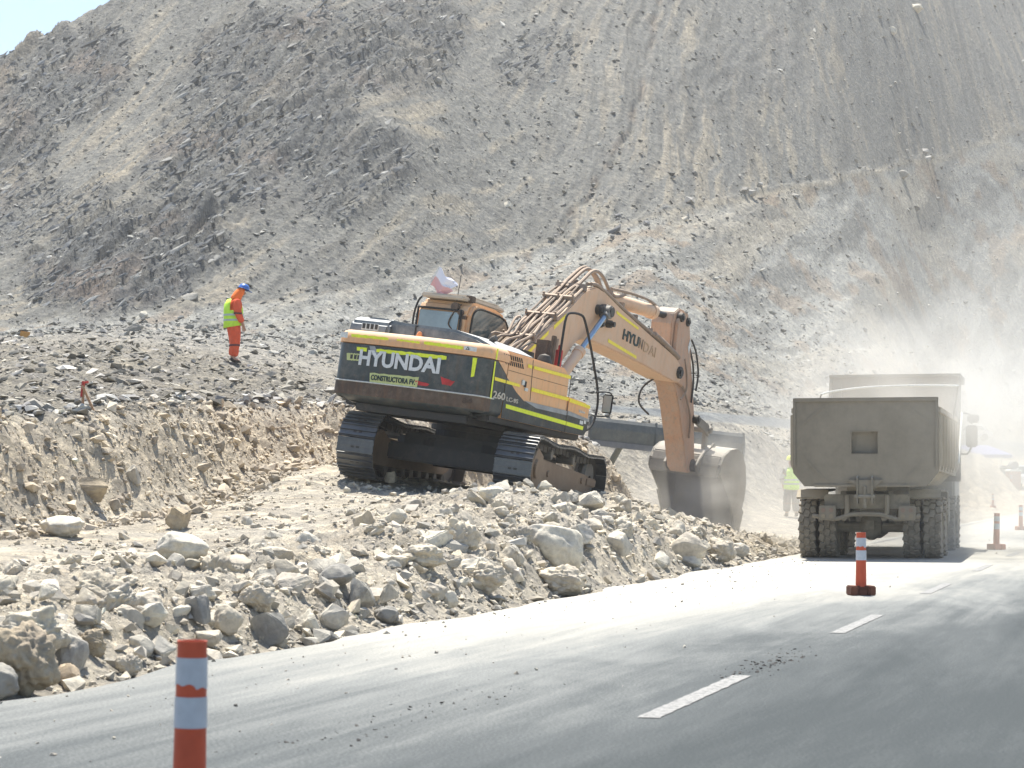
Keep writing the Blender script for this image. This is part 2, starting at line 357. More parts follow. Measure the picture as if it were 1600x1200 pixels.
# pale slabs that line the lip of the bank
n=420; t=RNG.uniform(24,48,n); sb=np.interp(t,[0,20,29,35,39,42,47,50],[7.2,6.8,6.3,7.2,7.2,5.0,3.4,5.2]); s=sb+1.3+np.abs(RNG.normal(0,.25,n))
scatter('slabs',place(s,t),RNG.uniform(.05,.17,n),tint(n,(.40,.39,.36),.15,(.26,.25,.235),.4),'light grey slabs lying along the lip of the cut bank','slabs',flat=True)
# mountain stones
def mtn(n,lo,hi,pxr,dr,c1,c2,e=2.4,cond=None):
    px=RNG.uniform(*pxr,n); d=np.exp(RNG.uniform(math.log(dr[0]),math.log(dr[1]),n)); x=(px-800)/F*d; z=height(x,d)
    X,Yp,o,up=mountain_masks(x,d,z); k=(Yp<700)&(Yp>-60)&(oldroad(X,Yp,d)<.2)
    if cond is not None: k&=cond(X,Yp,o,up)
    x,d,z,o=x[k],d[k],z[k],o[k]; m=len(x)
    return np.stack([x,d,z],-1),powr(m,lo,hi,e)*(d/190)**.6,tint(m,c1,.25,c2,.35)
P,S,C=mtn(80000,.05,.46,(-60,1660),(60,430),(.27,.265,.242),(.15,.147,.138),2.6)
scatter('scree',P,S,C,'loose grey stones lying all over the mountainside','scree',flat=True)
P,S,C=mtn(46000,.07,.62,(-60,1000),(110,250),(.125,.13,.133),(.25,.245,.225),2.25,lambda X,Yp,o,up:(o>.25)&(up>.5))
scatter('crag_stones',P,S,C,'slanted grey slabs breaking out of the rocky crags','crag stones',sink=.5,grain=True)
P,S,C=mtn(3200,.14,.8,(900,1660),(120,430),(.28,.27,.25),(.2,.2,.2),2.0,lambda X,Yp,o,up:np.abs(Yp-np.interp(X,[1000,1200,1400,1600],[350,300,250,200]))<14)
scatter('ledge_stones',P,S,C,'stones gathered along the crease between mountain and fan','ledge stones')

# ---------------------------------------------------------------- road
def road_mat():
    m,nt,b=nodes('dusty_asphalt')
    tc=N(nt,'ShaderNodeTexCoord'); sep=N(nt,'ShaderNodeSeparateXYZ'); nt.links.new(tc.outputs['Object'],sep.inputs[0])
    def noi(sx,sy,sc,det=6.,ro=.6,w=0.,dist=0.):
        mp=N(nt,'ShaderNodeMapping'); mp.inputs['Scale'].default_value=(sx,sy,1); mp.inputs['Location'].default_value=(w,w*.7,0)
        nt.links.new(tc.outputs['Object'],mp.inputs[0]); n=N(nt,'ShaderNodeTexNoise',i_Scale=sc,i_Detail=det,i_Roughness=ro,i_Distortion=dist); nt.links.new(mp.outputs[0],n.inputs['Vector']); return n.outputs[0]
    big=noi(.55,.12,1.,6.,.65,3.,.9); mid=noi(2.6,.35,1.,6.,.65,9.,.8); fine=noi(1,1,55.,4.,.8); brush=noi(9,1.2,1.,5.,.7,2.)
    # dust lies thickest beside the work and where the truck turns in
    x,y=sep.outputs[0],sep.outputs[1]
    lane=N(nt,'ShaderNodeMapRange'); nt.links.new(x,lane.inputs[0]); lane.inputs[1].default_value=6.0; lane.inputs[2].default_value=1.5
    alo=N(nt,'ShaderNodeMapRange'); nt.links.new(y,alo.inputs[0]); alo.inputs[1].default_value=10.; alo.inputs[2].default_value=22.
    al2=N(nt,'ShaderNodeMapRange'); nt.links.new(y,al2.inputs[0]); al2.inputs[1].default_value=22.; al2.inputs[2].default_value=40.
    al3=N(nt,'ShaderNodeMapRange'); nt.links.new(y,al3.inputs[0]); al3.inputs[1].default_value=44.; al3.inputs[2].default_value=60.
    f=mth(nt,'ADD',mth(nt,'MULTIPLY',lane.outputs[0],.24),mth(nt,'MULTIPLY',mth(nt,'MULTIPLY',alo.outputs[0],lane.outputs[0]),.48)); f=mth(nt,'ADD',f,mth(nt,'MULTIPLY',al2.outputs[0],.46)); f=mth(nt,'SUBTRACT',f,mth(nt,'MULTIPLY',al3.outputs[0],.34)); f=mth(nt,'ADD',f,.13)
    trk=noi(5.,.05,1.,4.,.6,5.,.15); f=mth(nt,'ADD',f,mth(nt,'MULTIPLY',mth(nt,'SUBTRACT',trk,.5),.26))
    f=mth(nt,'ADD',f,mth(nt,'MULTIPLY',mth(nt,'SUBTRACT',big,.5),.75)); f=mth(nt,'ADD',f,mth(nt,'MULTIPLY',mth(nt,'SUBTRACT',mid,.5),.32))
    f=mth(nt,'ADD',f,mth(nt,'MULTIPLY',mth(nt,'SUBTRACT',brush,.5),.12)); f=mth(nt,'ADD',f,mth(nt,'MULTIPLY',mth(nt,'SUBTRACT',fine,.5),.6))
    eg=N(nt,'ShaderNodeMapRange'); nt.links.new(x,eg.inputs[0]); eg.inputs[1].default_value=1.3; eg.inputs[2].default_value=0.
    f=mth(nt,'ADD',f,mth(nt,'MULTIPLY',eg.outputs[0],.10))
    r=ramp(nt,f,[(.1,(.060,.067,.068)),(.36,(.095,.102,.102)),(.6,(.20,.205,.195)),(.82,(.32,.312,.28)),(1.,(.40,.385,.34))])
    g=ramp(nt,fine,[(.3,(.75,.75,.75)),(.7,(1.25,1.25,1.25))]); c=mixc(nt,1.,r.outputs[0],g.outputs[0],'MULTIPLY')
    nt.links.new(c,b.inputs['Base Color']); b.inputs['Roughness'].default_value=.95; b.inputs['Specular IOR Level'].default_value=.08
    bp=N(nt,'ShaderNodeBump',i_Strength=.35,i_Distance=.01); nt.links.new(fine,bp.inputs['Height']); nt.links.new(bp.outputs[0],b.inputs['Normal'])
    return m
ROADM=Matrix.Translation((EX,EY,0))@Matrix.Rotation(math.atan2(-UX,UY),4,'Z')   # local +Y runs along the road, local +X to its right
def road_local_sheet(name,x0,x1,y0,y1,z,mat,parent=None,nx=2,ny=2,fn=None):
    xs=np.linspace(x0,x1,nx); ys=np.linspace(y0,y1,ny); X,Y=np.meshgrid(xs,ys); Z=np.full(X.shape,z)
    if fn is not None: X,Y,Z=fn(X,Y,Z)
    idx=np.arange(nx*ny).reshape(ny,nx); q=np.stack([idx[:-1,:-1],idx[:-1,1:],idx[1:,1:],idx[1:,:-1]],-1).reshape(-1,4)
    o=mesh_np(name,np.stack([X,Y,Z],-1).reshape(-1,3),q,mat,parent); 
    if parent is None: o.matrix_world=ROADM
    return o
def wob(X,Y,Z):
    e=(X>-.01); X=X+e*(.10*fbm(Y*.9,Y*0,4,201)); return X,Y,Z
# note: x grows to the right of travel, the road's left edge is x = 0
ro=road_local_sheet('road',0,9.2,-4,420,0,road_mat(),None,24,700,lambda X,Y,Z:(X+(X<.01)*(.45*fbm(Y*.45,Y*0,5,201)+.05),Y,Z))
tag(ro,'asphalt road under drifts of pale dust','road',kind='structure')
pm,nt,b=nodes('worn_road_paint'); tc=N(nt,'ShaderNodeTexCoord'); n1=N(nt,'ShaderNodeTexNoise',i_Scale=20.,i_Detail=8.,i_Roughness=.75); nt.links.new(tc.outputs['Object'],n1.inputs['Vector'])
r=ramp(nt,n1.outputs[0],[(.42,(.12,.12,.115)),(.50,(.25,.245,.23)),(.7,(.31,.305,.285))]); nt.links.new(r.outputs[0],b.inputs['Base Color']); b.inputs['Roughness'].default_value=.8
DL=4.02
def painted(name,x0,x1,y0,y1,seed):
    o=road_local_sheet(name,x0,x1,y0,y1,.005,pm,None,5,30,lambda X,Y,Z:(X+.012*gn(Y*6,X*0,seed),Y+.03*gn(X*20,Y*0,seed+1),Z)); return o
k=0
t0=st(1.14-.35,13.64-1.45)[1]
for i in range(-1,22):
    a=t0+i*7.36
    tag(painted('lane_dash',DL-.06,DL+.07,a,a+2.85,i),kind='structure')
tag(painted('edge_line',.35,.47,52,400,50),kind='structure')

# loose stones thrown on the asphalt
n=420; t=RNG.uniform(9,60,n); s=-np.abs(RNG.normal(0,1.3,n)); x,y=ts(s,t)
scatter('road_grit',np.stack([x,y,x*0],-1),powr(n,.008,.03,2.4),tint(n,(.36,.33,.28),.25),'loose grit and small stones lying on the asphalt','grit')
for k,(px,py,cnt,spread) in enumerate(((1195,1040,190,.10),(640,1117,90,.16))):
    d=CAM_H*F/(py-760); cx=(px-800)/F*d; x=cx+RNG.normal(0,spread,cnt); y=d+RNG.normal(0,spread*6.5,cnt); x=x+(y-d)*.3
    scatter('spilled_clods',np.stack([x,y,x*0],-1),powr(cnt,.006,.028,2.),tint(cnt,(.07,.065,.06),.2),'dark crumbs spilled on the road '+('by the lane dash' if k==0 else 'in the near lane'),'crumbs',flat=True,sink=.45)

o=mesh_np('ground',[(-170,-10,-.14),(230,-10,-.14),(230,465,-.14),(-170,465,-.14)],[(0,1,2,3)],GROUND,colors=np.array([(.40,.36,.29)]*4)); tag(o,'dry ground beside the road','ground',kind='structure')

# ---------------------------------------------------------------- mesh builder for made things
class MB:
    def __init__(s): s.v=[]; s.f=[]
    def add(s,vs,fs,M=None):
        o=len(s.v)
        for v in vs: s.v.append(tuple(M@Vector(v)) if M is not None else tuple(v))
        for f in fs: s.f.append(tuple(i+o for i in f))
        return s
    def box(s,x0,x1,y0,y1,z0,z1,M=None):
        return s.add([(x0,y0,z0),(x1,y0,z0),(x1,y1,z0),(x0,y1,z0),(x0,y0,z1),(x1,y0,z1),(x1,y1,z1),(x0,y1,z1)],
            [(0,3,2,1),(4,5,6,7),(0,1,5,4),(1,2,6,5),(2,3,7,6),(3,0,4,7)],M)
    def prism(s,poly,a,b,axis='y',M=None):
        """poly of (p,q); axis y -> (x,z) polygon extruded in y; axis z -> (x,y); axis x -> (y,z)"""
        n=len(poly)
        def P(p,q,r): return {'y':(p,r,q),'z':(p,q,r),'x':(r,p,q)}[axis]
        vs=[P(p,q,a) for p,q in poly]+[P(p,q,b) for p,q in poly]
        fs=[tuple(range(n)),tuple(range(2*n-1,n-1,-1))]+[(i,i+n,(i+1)%n+n,(i+1)%n) for i in range(n)]
        return s.add(vs,fs,M)
    def cyl(s,p0,p1,r0,r1=None,n=14,cap=True):
        r1=r0 if r1 is None else r1; p0=Vector(p0); p1=Vector(p1); d=(p1-p0).normalized()
        a=d.orthogonal().normalized(); b=d.cross(a); vs=[]
        for p,r in ((p0,r0),(p1,r1)):
            for i in range(n): t=2*math.pi*i/n; vs.append(p+a*math.cos(t)*r+b*math.sin(t)*r)
        fs=[(i,(i+1)%n,(i+1)%n+n,i+n) for i in range(n)]
        if cap: fs+=[tuple(range(n-1,-1,-1)),tuple(range(n,2*n))]
        return s.add(vs,fs)
    def tube(s,path,r,n=8,smooth=3):
        P=[Vector(p) for p in path]
        if smooth>1 and len(P)>2:
            Q=[]
            for i in range(len(P)-1):
                a=P[max(i-1,0)];b=P[i];c=P[i+1];d=P[min(i+2,len(P)-1)]
                for k in range(smooth):
                    t=k/smooth; Q.append(.5*((2*b)+(c-a)*t+(2*a-5*b+4*c-d)*t*t+(3*b-a-3*c+d)*t**3))
            Q.append(P[-1]); P=Q
        vs=[];m=len(P); up=None
        for i,p in enumerate(P):
            d=(P[min(i+1,m-1)]-P[max(i-1,0)]).normalized()
            if up is None: up=d.orthogonal().normalized()
            up=(up-d*up.dot(d)).normalized(); b=d.cross(up); rr=r[i] if isinstance(r,list) else r
            for k in range(n): t=2*math.pi*k/n; vs.append(p+up*math.cos(t)*rr+b*math.sin(t)*rr)
        fs=[(i*n+k,i*n+(k+1)%n,(i+1)*n+(k+1)%n,(i+1)*n+k) for i in range(m-1) for k in range(n)]
        fs+=[tuple(range(n-1,-1,-1)),tuple(range((m-1)*n,m*n))]
        return s.add(vs,fs)
    def lathe(s,prof,c,ax,n=28):
        """prof (radius, along) round axis ax through c"""
        c=Vector(c); d=Vector(ax).normalized(); a=d.orthogonal().normalized(); b=d.cross(a); vs=[]
        for r,h in prof:
            for i in range(n): t=2*math.pi*i/n; vs.append(c+d*h+a*math.cos(t)*r+b*math.sin(t)*r)
        m=len(prof); fs=[(i*n+k,i*n+(k+1)%n,(i+1)*n+(k+1)%n,(i+1)*n+k) for i in range(m-1) for k in range(n)]
        return s.add(vs,fs)
    def sheet(s,pts,th,nrm,M=None):
        nrm=Vector(nrm).normalized()*th; n=len(pts); vs=[Vector(p) for p in pts]+[Vector(p)+nrm for p in pts]
        fs=[tuple(range(n-1,-1,-1)),tuple(range(n,2*n))]+[(i,(i+1)%n,(i+1)%n+n,i+n) for i in range(n)]
        return s.add(vs,fs,M)
    def build(s,name,mat,parent=None,M=None,bevel=0,smooth=False,seg=2):
        me=bpy.data.meshes.new(name); me.from_pydata([tuple(v) for v in s.v],[],s.f); me.update()
        bm=bmesh.new(); bm.from_mesh(me); bmesh.ops.recalc_face_normals(bm,faces=bm.faces)
        if bevel:
            ed=[e for e in bm.edges if len(e.link_faces)==2 and e.calc_face_angle(0)>.5]
            bmesh.ops.bevel(bm,geom=ed,offset=bevel,segments=seg,affect='EDGES',clamp_overlap=True)
        bm.to_mesh(me); bm.free()
        me.materials.append(mat)
        if smooth:
            me.polygons.foreach_set('use_smooth',[True]*len(me.polygons))
            try: me.set_sharp_from_angle(angle=R(38))
            except Exception: pass
        o=bpy.data.objects.new(name,me); link(o,parent)
        if M is not None: o.matrix_local=M
        return o
def empty(name,M):
    o=bpy.data.objects.new(name,None); COL.objects.link(o); o.matrix_world=M; o.empty_display_size=.3; return o
def copy_tree(o,parent=None):
    c=o.copy(); COL.objects.link(c)
    if parent is not None: c.parent=parent
    for ch in list(o.children): copy_tree(ch,c)
    return c

DUSTC=(.50,.44,.35)
def paint(name,col,rough=.5,dust=.35,grime=.25,metal=0.,spec=.4,dcol=DUSTC,scale=1.,gcol=(.07,.05,.035),chip=None):
    """painted or bare metal with a coat of dust that settles on upward faces, and stains"""
    m,nt,b=nodes(name); tc=N(nt,'ShaderNodeTexCoord'); geo=N(nt,'ShaderNodeNewGeometry')
    n1=N(nt,'ShaderNodeTexNoise',i_Scale=2.3*scale,i_Detail=8.,i_Roughness=.7); n2=N(nt,'ShaderNodeTexNoise',i_Scale=11.*scale,i_Detail=8.,i_Roughness=.75); n3=N(nt,'ShaderNodeTexNoise',i_Scale=4.*scale,i_Detail=6.,i_Roughness=.7)
    for n in (n1,n2): nt.links.new(tc.outputs['Object'],n.inputs['Vector'])
    mp=N(nt,'ShaderNodeMapping'); mp.inputs['Scale'].default_value=(3,3,.5); nt.links.new(tc.outputs['Object'],mp.inputs[0]); nt.links.new(mp.outputs[0],n3.inputs['Vector'])
    g=ramp(nt,n3.outputs[0],[(.5,(0,0,0)),(.72,(1,1,1))]); c=mixc(nt,mth(nt,'MULTIPLY',g.outputs[0],grime),col,gcol)
    if chip is not None:
        ch=ramp(nt,n2.outputs[0],[(.60,(0,0,0)),(.66,(1,1,1))]); c=mixc(nt,mth(nt,'MULTIPLY',ch.outputs[0],.7),c,chip)
    sp=N(nt,'ShaderNodeSeparateXYZ'); nt.links.new(geo.outputs['True Normal'],sp.inputs[0])
    up=N(nt,'ShaderNodeMapRange'); nt.links.new(sp.outputs[2],up.inputs[0]); up.inputs[1].default_value=.15; up.inputs[2].default_value=.9
    d=mth(nt,'ADD',mth(nt,'MULTIPLY',up.outputs[0],.55),dust)
    d=mth(nt,'ADD',d,mth(nt,'MULTIPLY',mth(nt,'SUBTRACT',n1.outputs[0],.5),.9)); d=mth(nt,'ADD',d,mth(nt,'MULTIPLY',mth(nt,'SUBTRACT',n2.outputs[0],.5),.5))
    dm=N(nt,'ShaderNodeMath',operation='MULTIPLY',use_clamp=True); nt.links.new(d,dm.inputs[0]); dm.inputs[1].default_value=1.
    c=mixc(nt,dm.outputs[0],c,dcol); nt.links.new(c,b.inputs['Base Color'])
    rr=N(nt,'ShaderNodeMapRange'); nt.links.new(dm.outputs[0],rr.inputs[0]); rr.inputs[3].default_value=rough; rr.inputs[4].default_value=.95; nt.links.new(rr.outputs[0],b.inputs['Roughness'])
    b.inputs['Metallic'].default_value=metal; b.inputs['Specular IOR Level'].default_value=spec
    bp=N(nt,'ShaderNodeBump',i_Strength=.25,i_Distance=.01); nt.links.new(n2.outputs[0],bp.inputs['Height']); nt.links.new(bp.outputs[0],b.inputs['Normal'])
    return m
def plain(name,col,rough=.6,var=.15,spec=.3,scale=6.,**k):
    m,nt,b=nodes(name); tc=N(nt,'ShaderNodeTexCoord'); n=N(nt,'ShaderNodeTexNoise',i_Scale=scale,i_Detail=6.,i_Roughness=.65); nt.links.new(tc.outputs['Object'],n.inputs['Vector'])
    r=ramp(nt,n.outputs[0],[(.3,tuple(x*(1-var) for x in col)),(.7,tuple(min(1,x*(1+var)) for x in col))]); nt.links.new(r.outputs[0],b.inputs['Base Color'])
    b.inputs['Roughness'].default_value=rough; b.inputs['Specular IOR Level'].default_value=spec
    for a,v in k.items(): b.inputs[a.replace('_',' ')].default_value=v
    return m
ORANGE=paint('excavator_orange',(.74,.37,.15),.4,.26,.3,chip=(.42,.30,.2),dcol=(.66,.50,.34))
BOOMC=paint('boom_orange',(.64,.34,.17),.5,.52,.35,dcol=(.66,.52,.39),chip=(.36,.28,.2))
BLACKP=paint('excavator_charcoal',(.030,.042,.047),.35,.03,.65,gcol=(.085,.055,.035),dcol=(.34,.31,.26),chip=(.13,.09,.06))
RUSTB=paint('rusty_edge',(.075,.05,.036),.7,.05,.6,gcol=(.16,.08,.04),dcol=(.36,.30,.23),chip=(.2,.11,.06))
HOODM=paint('hood_grey',(.10,.12,.135),.35,.10,.1,dcol=(.62,.60,.56))
STEEL=paint('worn_steel',(.13,.125,.12),.45,.2,.3,metal=.3,dcol=(.36,.34,.30))
DARKST=paint('dark_steel',(.03,.03,.03),.5,.0,.3,dcol=(.22,.19,.15))
SHOEM=paint('track_shoe_steel',(.10,.105,.11),.3,.03,.2,metal=.7,spec=.6,dcol=(.34,.33,.31))
FRAMEM=paint('track_frame_paint',(.16,.10,.06),.6,.25,.3,dcol=(.36,.29,.21))
ARMM=paint('worn_arm',(.50,.25,.14),.6,.38,.8,gcol=(.19,.155,.125),dcol=(.47,.41,.33),chip=(.22,.165,.13),scale=1.6)
DUSTYST=paint('dusty_steel',(.13,.12,.105),.55,.22,.3,dcol=(.42,.385,.32))
HOSE=paint('dusty_hose',(.14,.10,.08),.6,.35,.2,dcol=(.50,.39,.29))
HOSE2=paint('dark_hose',(.05,.04,.035),.6,.15,.2,dcol=(.42,.33,.25))
RUBBER=plain('black_rubber',(.03,.03,.03),.8)
GLASS=plain('tinted_glass',(.10,.13,.13),.12,.3,.8,2.); 
REAR_GLASS=plain('rear_glass',(.26,.32,.32),.2,.2,.8,2.)
YEL=plain('reflective_yellow',(.72,.80,.05),.5,.12,.3,20.)
YELW=plain('reflective_amber',(.85,.70,.06),.5,.12,.3,20.)
WHT=plain('white_lettering',(.62,.63,.62),.6,.15,.3,30.)
PLATE=plain('yellowed_plate',(.52,.55,.24),.6,.12,.3,12.); INK=plain('black_ink',(.03,.05,.05),.6)
GREYS=plain('grey_stripe',(.30,.31,.31),.6,.2); CHROME=plain('blue_chrome',(.26,.36,.47),.2,.1,.8,4.,Metallic=.5)
LAMP_OR=plain('amber_lens',(.75,.30,.12),.3); LABELM=plain('label_white',(.62,.63,.60),.6,.2,.3,25.)
REDL=plain('red_paint',(.45,.04,.04),.6,.3)

_F={}
def lettering(text,name,mat,parent,M,size,width=None,bold=.02,th=.004,shear=0.,lib=None):
    """text as a thin raised mesh, lower left corner at the origin of M, x to the right, y up"""
    cu=bpy.data.curves.new(name,'FONT'); cu.body=text; cu.size=size; cu.offset=bold*size; cu.extrude=th; cu.resolution_u=3; cu.shear=shear
    to=bpy.data.objects.new('tmp',cu); COL.objects.link(to); dg=bpy.context.evaluated_depsgraph_get(); dg.update()
    me=bpy.data.meshes.new_from_object(to.evaluated_get(dg)); bpy.data.objects.remove(to); bpy.data.curves.remove(cu)
    xs=[v.co.x for v in me.vertices]; ys=[v.co.y for v in me.vertices]; x0,x1=min(xs),max(xs); y0=min(ys); y1=max(ys)
    kx=(width/(x1-x0)) if width else 1; ky=size/(y1-y0)
    for v in me.vertices: v.co.x=(v.co.x-x0)*kx; v.co.y=(v.co.y-y0)*ky
    me.name=name; me.materials.clear(); me.materials.append(mat)
    o=bpy.data.objects.new(name,me); link(o,parent); o.matrix_local=M; return o

# ================================================================ excavator
# pose of the machine on the sloping ground: columns forward, left, up
def rot(y,p,r):
    return (Matrix.Rotation(y,3,'Z')@Matrix.Rotation(p,3,'Y')@Matrix.Rotation(r,3,'X')).to_4x4()
BASE=Matrix.Translation((-.6853,36.0085,1.1811))@rot(1.3079,.0445,.135)
SL=rot(-.1824,0,0); UPM=Matrix.Translation((0,0,1.2478))@SL          # slewed upper structure in the machine's own axes
EXC=empty('excavator',BASE)
tag(EXC,'orange and charcoal tracked excavator tilted on the rubble, digging beside the road','excavator')
def ub(mb,name,mat,parent=None,**k):
    """part of the upper structure (given in its slewed axes)"""
    if parent is None: return mb.build(name,mat,EXC,UPM,**k)
    return mb.build(name,mat,parent,None,**k)

def make_track(yc,outer):
    # belt path in (x,z): sprocket at the rear, idler at the front
    rs,ri=.50,.46; xs,zs,xi,zi=-1.86,.52,2.42,.49
    path=[]
    for a in np.linspace(-90,-270,14): path.append((xs+rs*math.cos(R(a)),zs+rs*math.sin(R(a))))      # round the back
    for k in range(1,12):
        f=k/12; path.append((xs+(xi-xs)*f,(zs+rs)*(1-f)+(zi+ri)*f-.05*math.sin(f*math.pi*2)**2))
    for a in np.linspace(90,-90,13): path.append((xi+ri*math.cos(R(a)),zi+ri*math.sin(R(a))))
    for k in range(1,8): f=k/8; path.append((xi+(xs-xi)*f,.02+.0*f))
    P=np.array(path+[path[0]]); seg=np.hypot(*np.diff(P,axis=0).T); L=np.concatenate([[0],np.cumsum(seg)]); n=46
    shoes=MB(); links=MB()
    for k in range(n):
        l=L[-1]*k/n; x=np.interp(l,L,P[:,0]); z=np.interp(l,L,P[:,1]); l2=(l+.02)%L[-1]; x2=np.interp(l2,L,P[:,0]); z2=np.interp(l2,L,P[:,1])
        d=Vector((x2-x,0,z2-z)).normalized(); nrm=Vector((-d.z,0,d.x)); 
        if nrm.dot(Vector((x-.3,0,z-.5)))<0: nrm=-nrm
        Mx=Matrix((( d.x,0,nrm.x,x),(0,1,0,yc),(d.z,0,nrm.z,z),(0,0,0,1)))
        w=L[-1]/n*.47
        shoes.box(-w,w,-.30,.30,-.035,-.008,Mx)
        for q in (-w*.8,0,w*.8): shoes.box(q-.009,q+.009,-.30,.30,-.01,.022,Mx)
        for sy in (-.07,.02): links.box(-w*.35,w*.1,sy,sy+.05,-.0075,-.003,Mx)
        for sy in (-.11,.08): links.box(-w*.93,w*.93,sy,sy+.035,-.14,-.036,Mx)
    t=shoes.build('track',SHOEM,EXC)
    links.build('track_chain',DARKST,t)
    s=-1 if yc<0 else 1; o=yc+s*.17; i_=yc-s*.17
    sp=MB(); 
    for k in range(22): a=k*2*math.pi/22; sp.box(.33,.42,-.03,.03,-.03,.03,Matrix.Translation((xs,yc,zs))@Matrix.Rotation(a,4,'Y'))
    sp.cyl((xs,yc-.035,zs),(xs,yc+.035,zs),.36,n=28); sp.cyl((xs,yc-s*.2,zs),(xs,yc+s*.24,zs),.24,n=24); sp.cyl((xs,yc+s*.24,zs),(xs,yc+s*.28,zs),.15,n=20)
    sp.build('sprocket',FRAMEM,t,bevel=.008)
    fr=MB(); fr.prism([(-1.95,.25),(-1.95,.72),(-1.62,.82),(-1.3,.70),(1.7,.60),(2.0,.58),(2.2,.34),(1.9,.26),(-1.5,.24)],yc-.20,yc+.20); 
    fr.box(1.75,2.45,yc-.22,yc-.14,.40,.56); fr.box(1.75,2.45,yc+.14,yc+.22,.40,.56)
    fr.build('track_frame',FRAMEM,t,bevel=.025)
    pl=MB()
    y0,y1=sorted((yc+s*.205,yc+s*.225)); pl.prism([(-2.02,.22),(-2.02,.66),(-1.78,.86),(-1.40,.74),(-1.40,.2)],y0,y1)
    pl.build('frame_guard',FRAMEM,t,bevel=.006)
    for q in (-.95,1.4): p_=MB(); p_.cyl((q,yc+s*.19,.48),(q,yc+s*.23,.48),.05,n=10); p_.build('frame_boss',FRAMEM,t)
    idl=MB(); idl.lathe([(.12,-.1),(.40,-.1),(.42,-.04),(.36,-.04),(.36,.04),(.42,.04),(.40,.1),(.12,.1),(.12,-.1)],(xi,yc,zi),(0,1,0)); idl.build('idler',STEEL,t,smooth=True)
    for q in (-1.2,-.75,-.3,.15,.6,1.05,1.5,1.95):
        MB().cyl((q,yc-.17,.17),(q,yc+.17,.17),.11,n=16).build('roller',DARKST,t,bevel=.015)
    for q in (-.6,.9): MB().cyl((q,yc-.15,.80),(q,yc+.15,.80),.085,n=16).build('carrier_roller',STEEL,t,bevel=.01)
    return t
make_track(1.29,False); make_track(-1.29,True)
uc=MB(); uc.box(-1.0,1.35,-.95,.95,.45,.86); uc.prism([(-.75,-1.15),(.9,-1.15),(1.25,-.4),(1.25,.4),(.9,1.15),(-.75,1.15),(-1.1,.4),(-1.1,-.4)],.42,.80,'z')
uc.box(-1.35,-.9,-1.1,1.1,.38,.66); uc.box(1.1,1.55,-1.1,1.1,.38,.66)
uc.build('undercarriage_frame',DARKST,EXC,bevel=.03)
ring=MB(); ring.cyl((0,0,.80),(0,0,1.17),.72,n=40); ring.cyl((0,0,.98),(0,0,1.06),.80,n=40); ring.build('slewing_ring',DARKST,EXC,bevel=.01)

HW=1.34
# deck
dk=MB(); dk.box(-2.3,1.15,-1.28,1.28,-.12,.03); dk.box(-2.0,1.6,-.45,.45,-.16,.25); dk.box(-2.45,-1.1,-1.0,1.0,-.20,.0); dk.box(-.8,1.45,.45,1.36,-.1,.12)
ub(dk,'deck_frame',DARKST,bevel=.02)
# counterweight : plan outline with rounded corners
def cw_plan(o=0.,x1=-2.02):
    pts=[(x1,HW+o)]
    for a in np.linspace(0,90,8): pts.append((-2.50-(.22+o)*math.sin(R(a)),HW-.22+(.22+o)*math.cos(R(a))))
    for k in range(1,8):
        y=(HW-.22)*(1-2*k/8); pts.append((-2.72-o-.10*(1-(y/(HW-.2))**2),y))
    pts+= [(a,-b) for a,b in pts[:9][::-1]]
    return pts
def loft(levels,mat,name,parent=None,**k):
    """levels: list of (z, offset, xfront)"""
    mb=MB(); n=None; vs=[];fs=[]
    for z,o,xf in levels:
        P=cw_plan(o,xf); n=len(P); vs+=[(x,y,z) for x,y in P]
    for i in range(len(levels)-1):
        for j in range(n): a=i*n+j; b=i*n+(j+1)%n; fs.append((a,b,b+n,a+n))
    fs.append(tuple(range(n-1,-1,-1))); fs.append(tuple(range((len(levels)-1)*n,len(levels)*n)))
    mb.add(vs,fs); return ub(mb,name,mat,parent,smooth=True,**k)
cw=loft([(-.09,-.40,-2.02),(-.02,-.05,-2.02),(.02,-.012,-2.02),(.06,0,-2.02),(.81,0,-2.02),(.82,-.03,-2.02)],BLACKP,'counterweight')
cap=loft([(.825,-.03,-2.0),(.83,.018,-2.0),(.90,.018,-2.0),(.97,.0,-2.0),(1.015,-.04,-2.0),(1.035,-.10,-2.0)],ORANGE,'counterweight_cap',cw)
low=loft([(.022,.002,-2.45),(.05,.009,-2.45),(.215,.009,-2.45),(.222,.0,-2.45)],RUSTB,'counterweight_skirt',cw)
rb=loft([(.222,.0,-2.35),(.228,.018,-2.35),(.238,.018,-2.35),(.244,.0,-2.35)],LABELM,'counterweight_rib',cw)
def rx(y): return -2.72-.10*(1-min(1,(y/(HW-.2)))**2) if abs(y)<HW-.2 else -2.72
def rear_strip(pts,mat,name,parent=cw,off=.004,nseg=10):
    """thin decal bent to the curved back; pts (y,z) quad corners tl,tr,br,bl"""
    (ya,za),(yb,zb),(yc_,zc),(yd,zd)=pts; mb=MB(); vs=[];fs=[]
    for i in range(nseg+1):
        f=i/nseg; yt=ya+(yb-ya)*f; zt=za+(zb-za)*f; yb_=yd+(yc_-yd)*f; zb_=zd+(zc-zd)*f
        jt=.006*math.sin(i*2.7+ya*9)
        for (y,z) in ((yt,zt+jt),(yb_,zb_-jt*.7)):
            for o in (0.001,off+.002): vs.append((rx(y)-o-(.02 if z>.83 else 0.),y,z))
    for i in range(nseg):
        a=i*4; b=a+4; fs+=[(a+1,b+1,b+3,a+3),(a,a+2,b+2,b),(a,b,b+1,a+1),(a+2,a+3,b+3,b+2)]
    fs+=[(0,1,3,2),(nseg*4,nseg*4+2,nseg*4+3,nseg*4+1)]
    mb.add(vs,fs); return ub(mb,name,mat,parent)
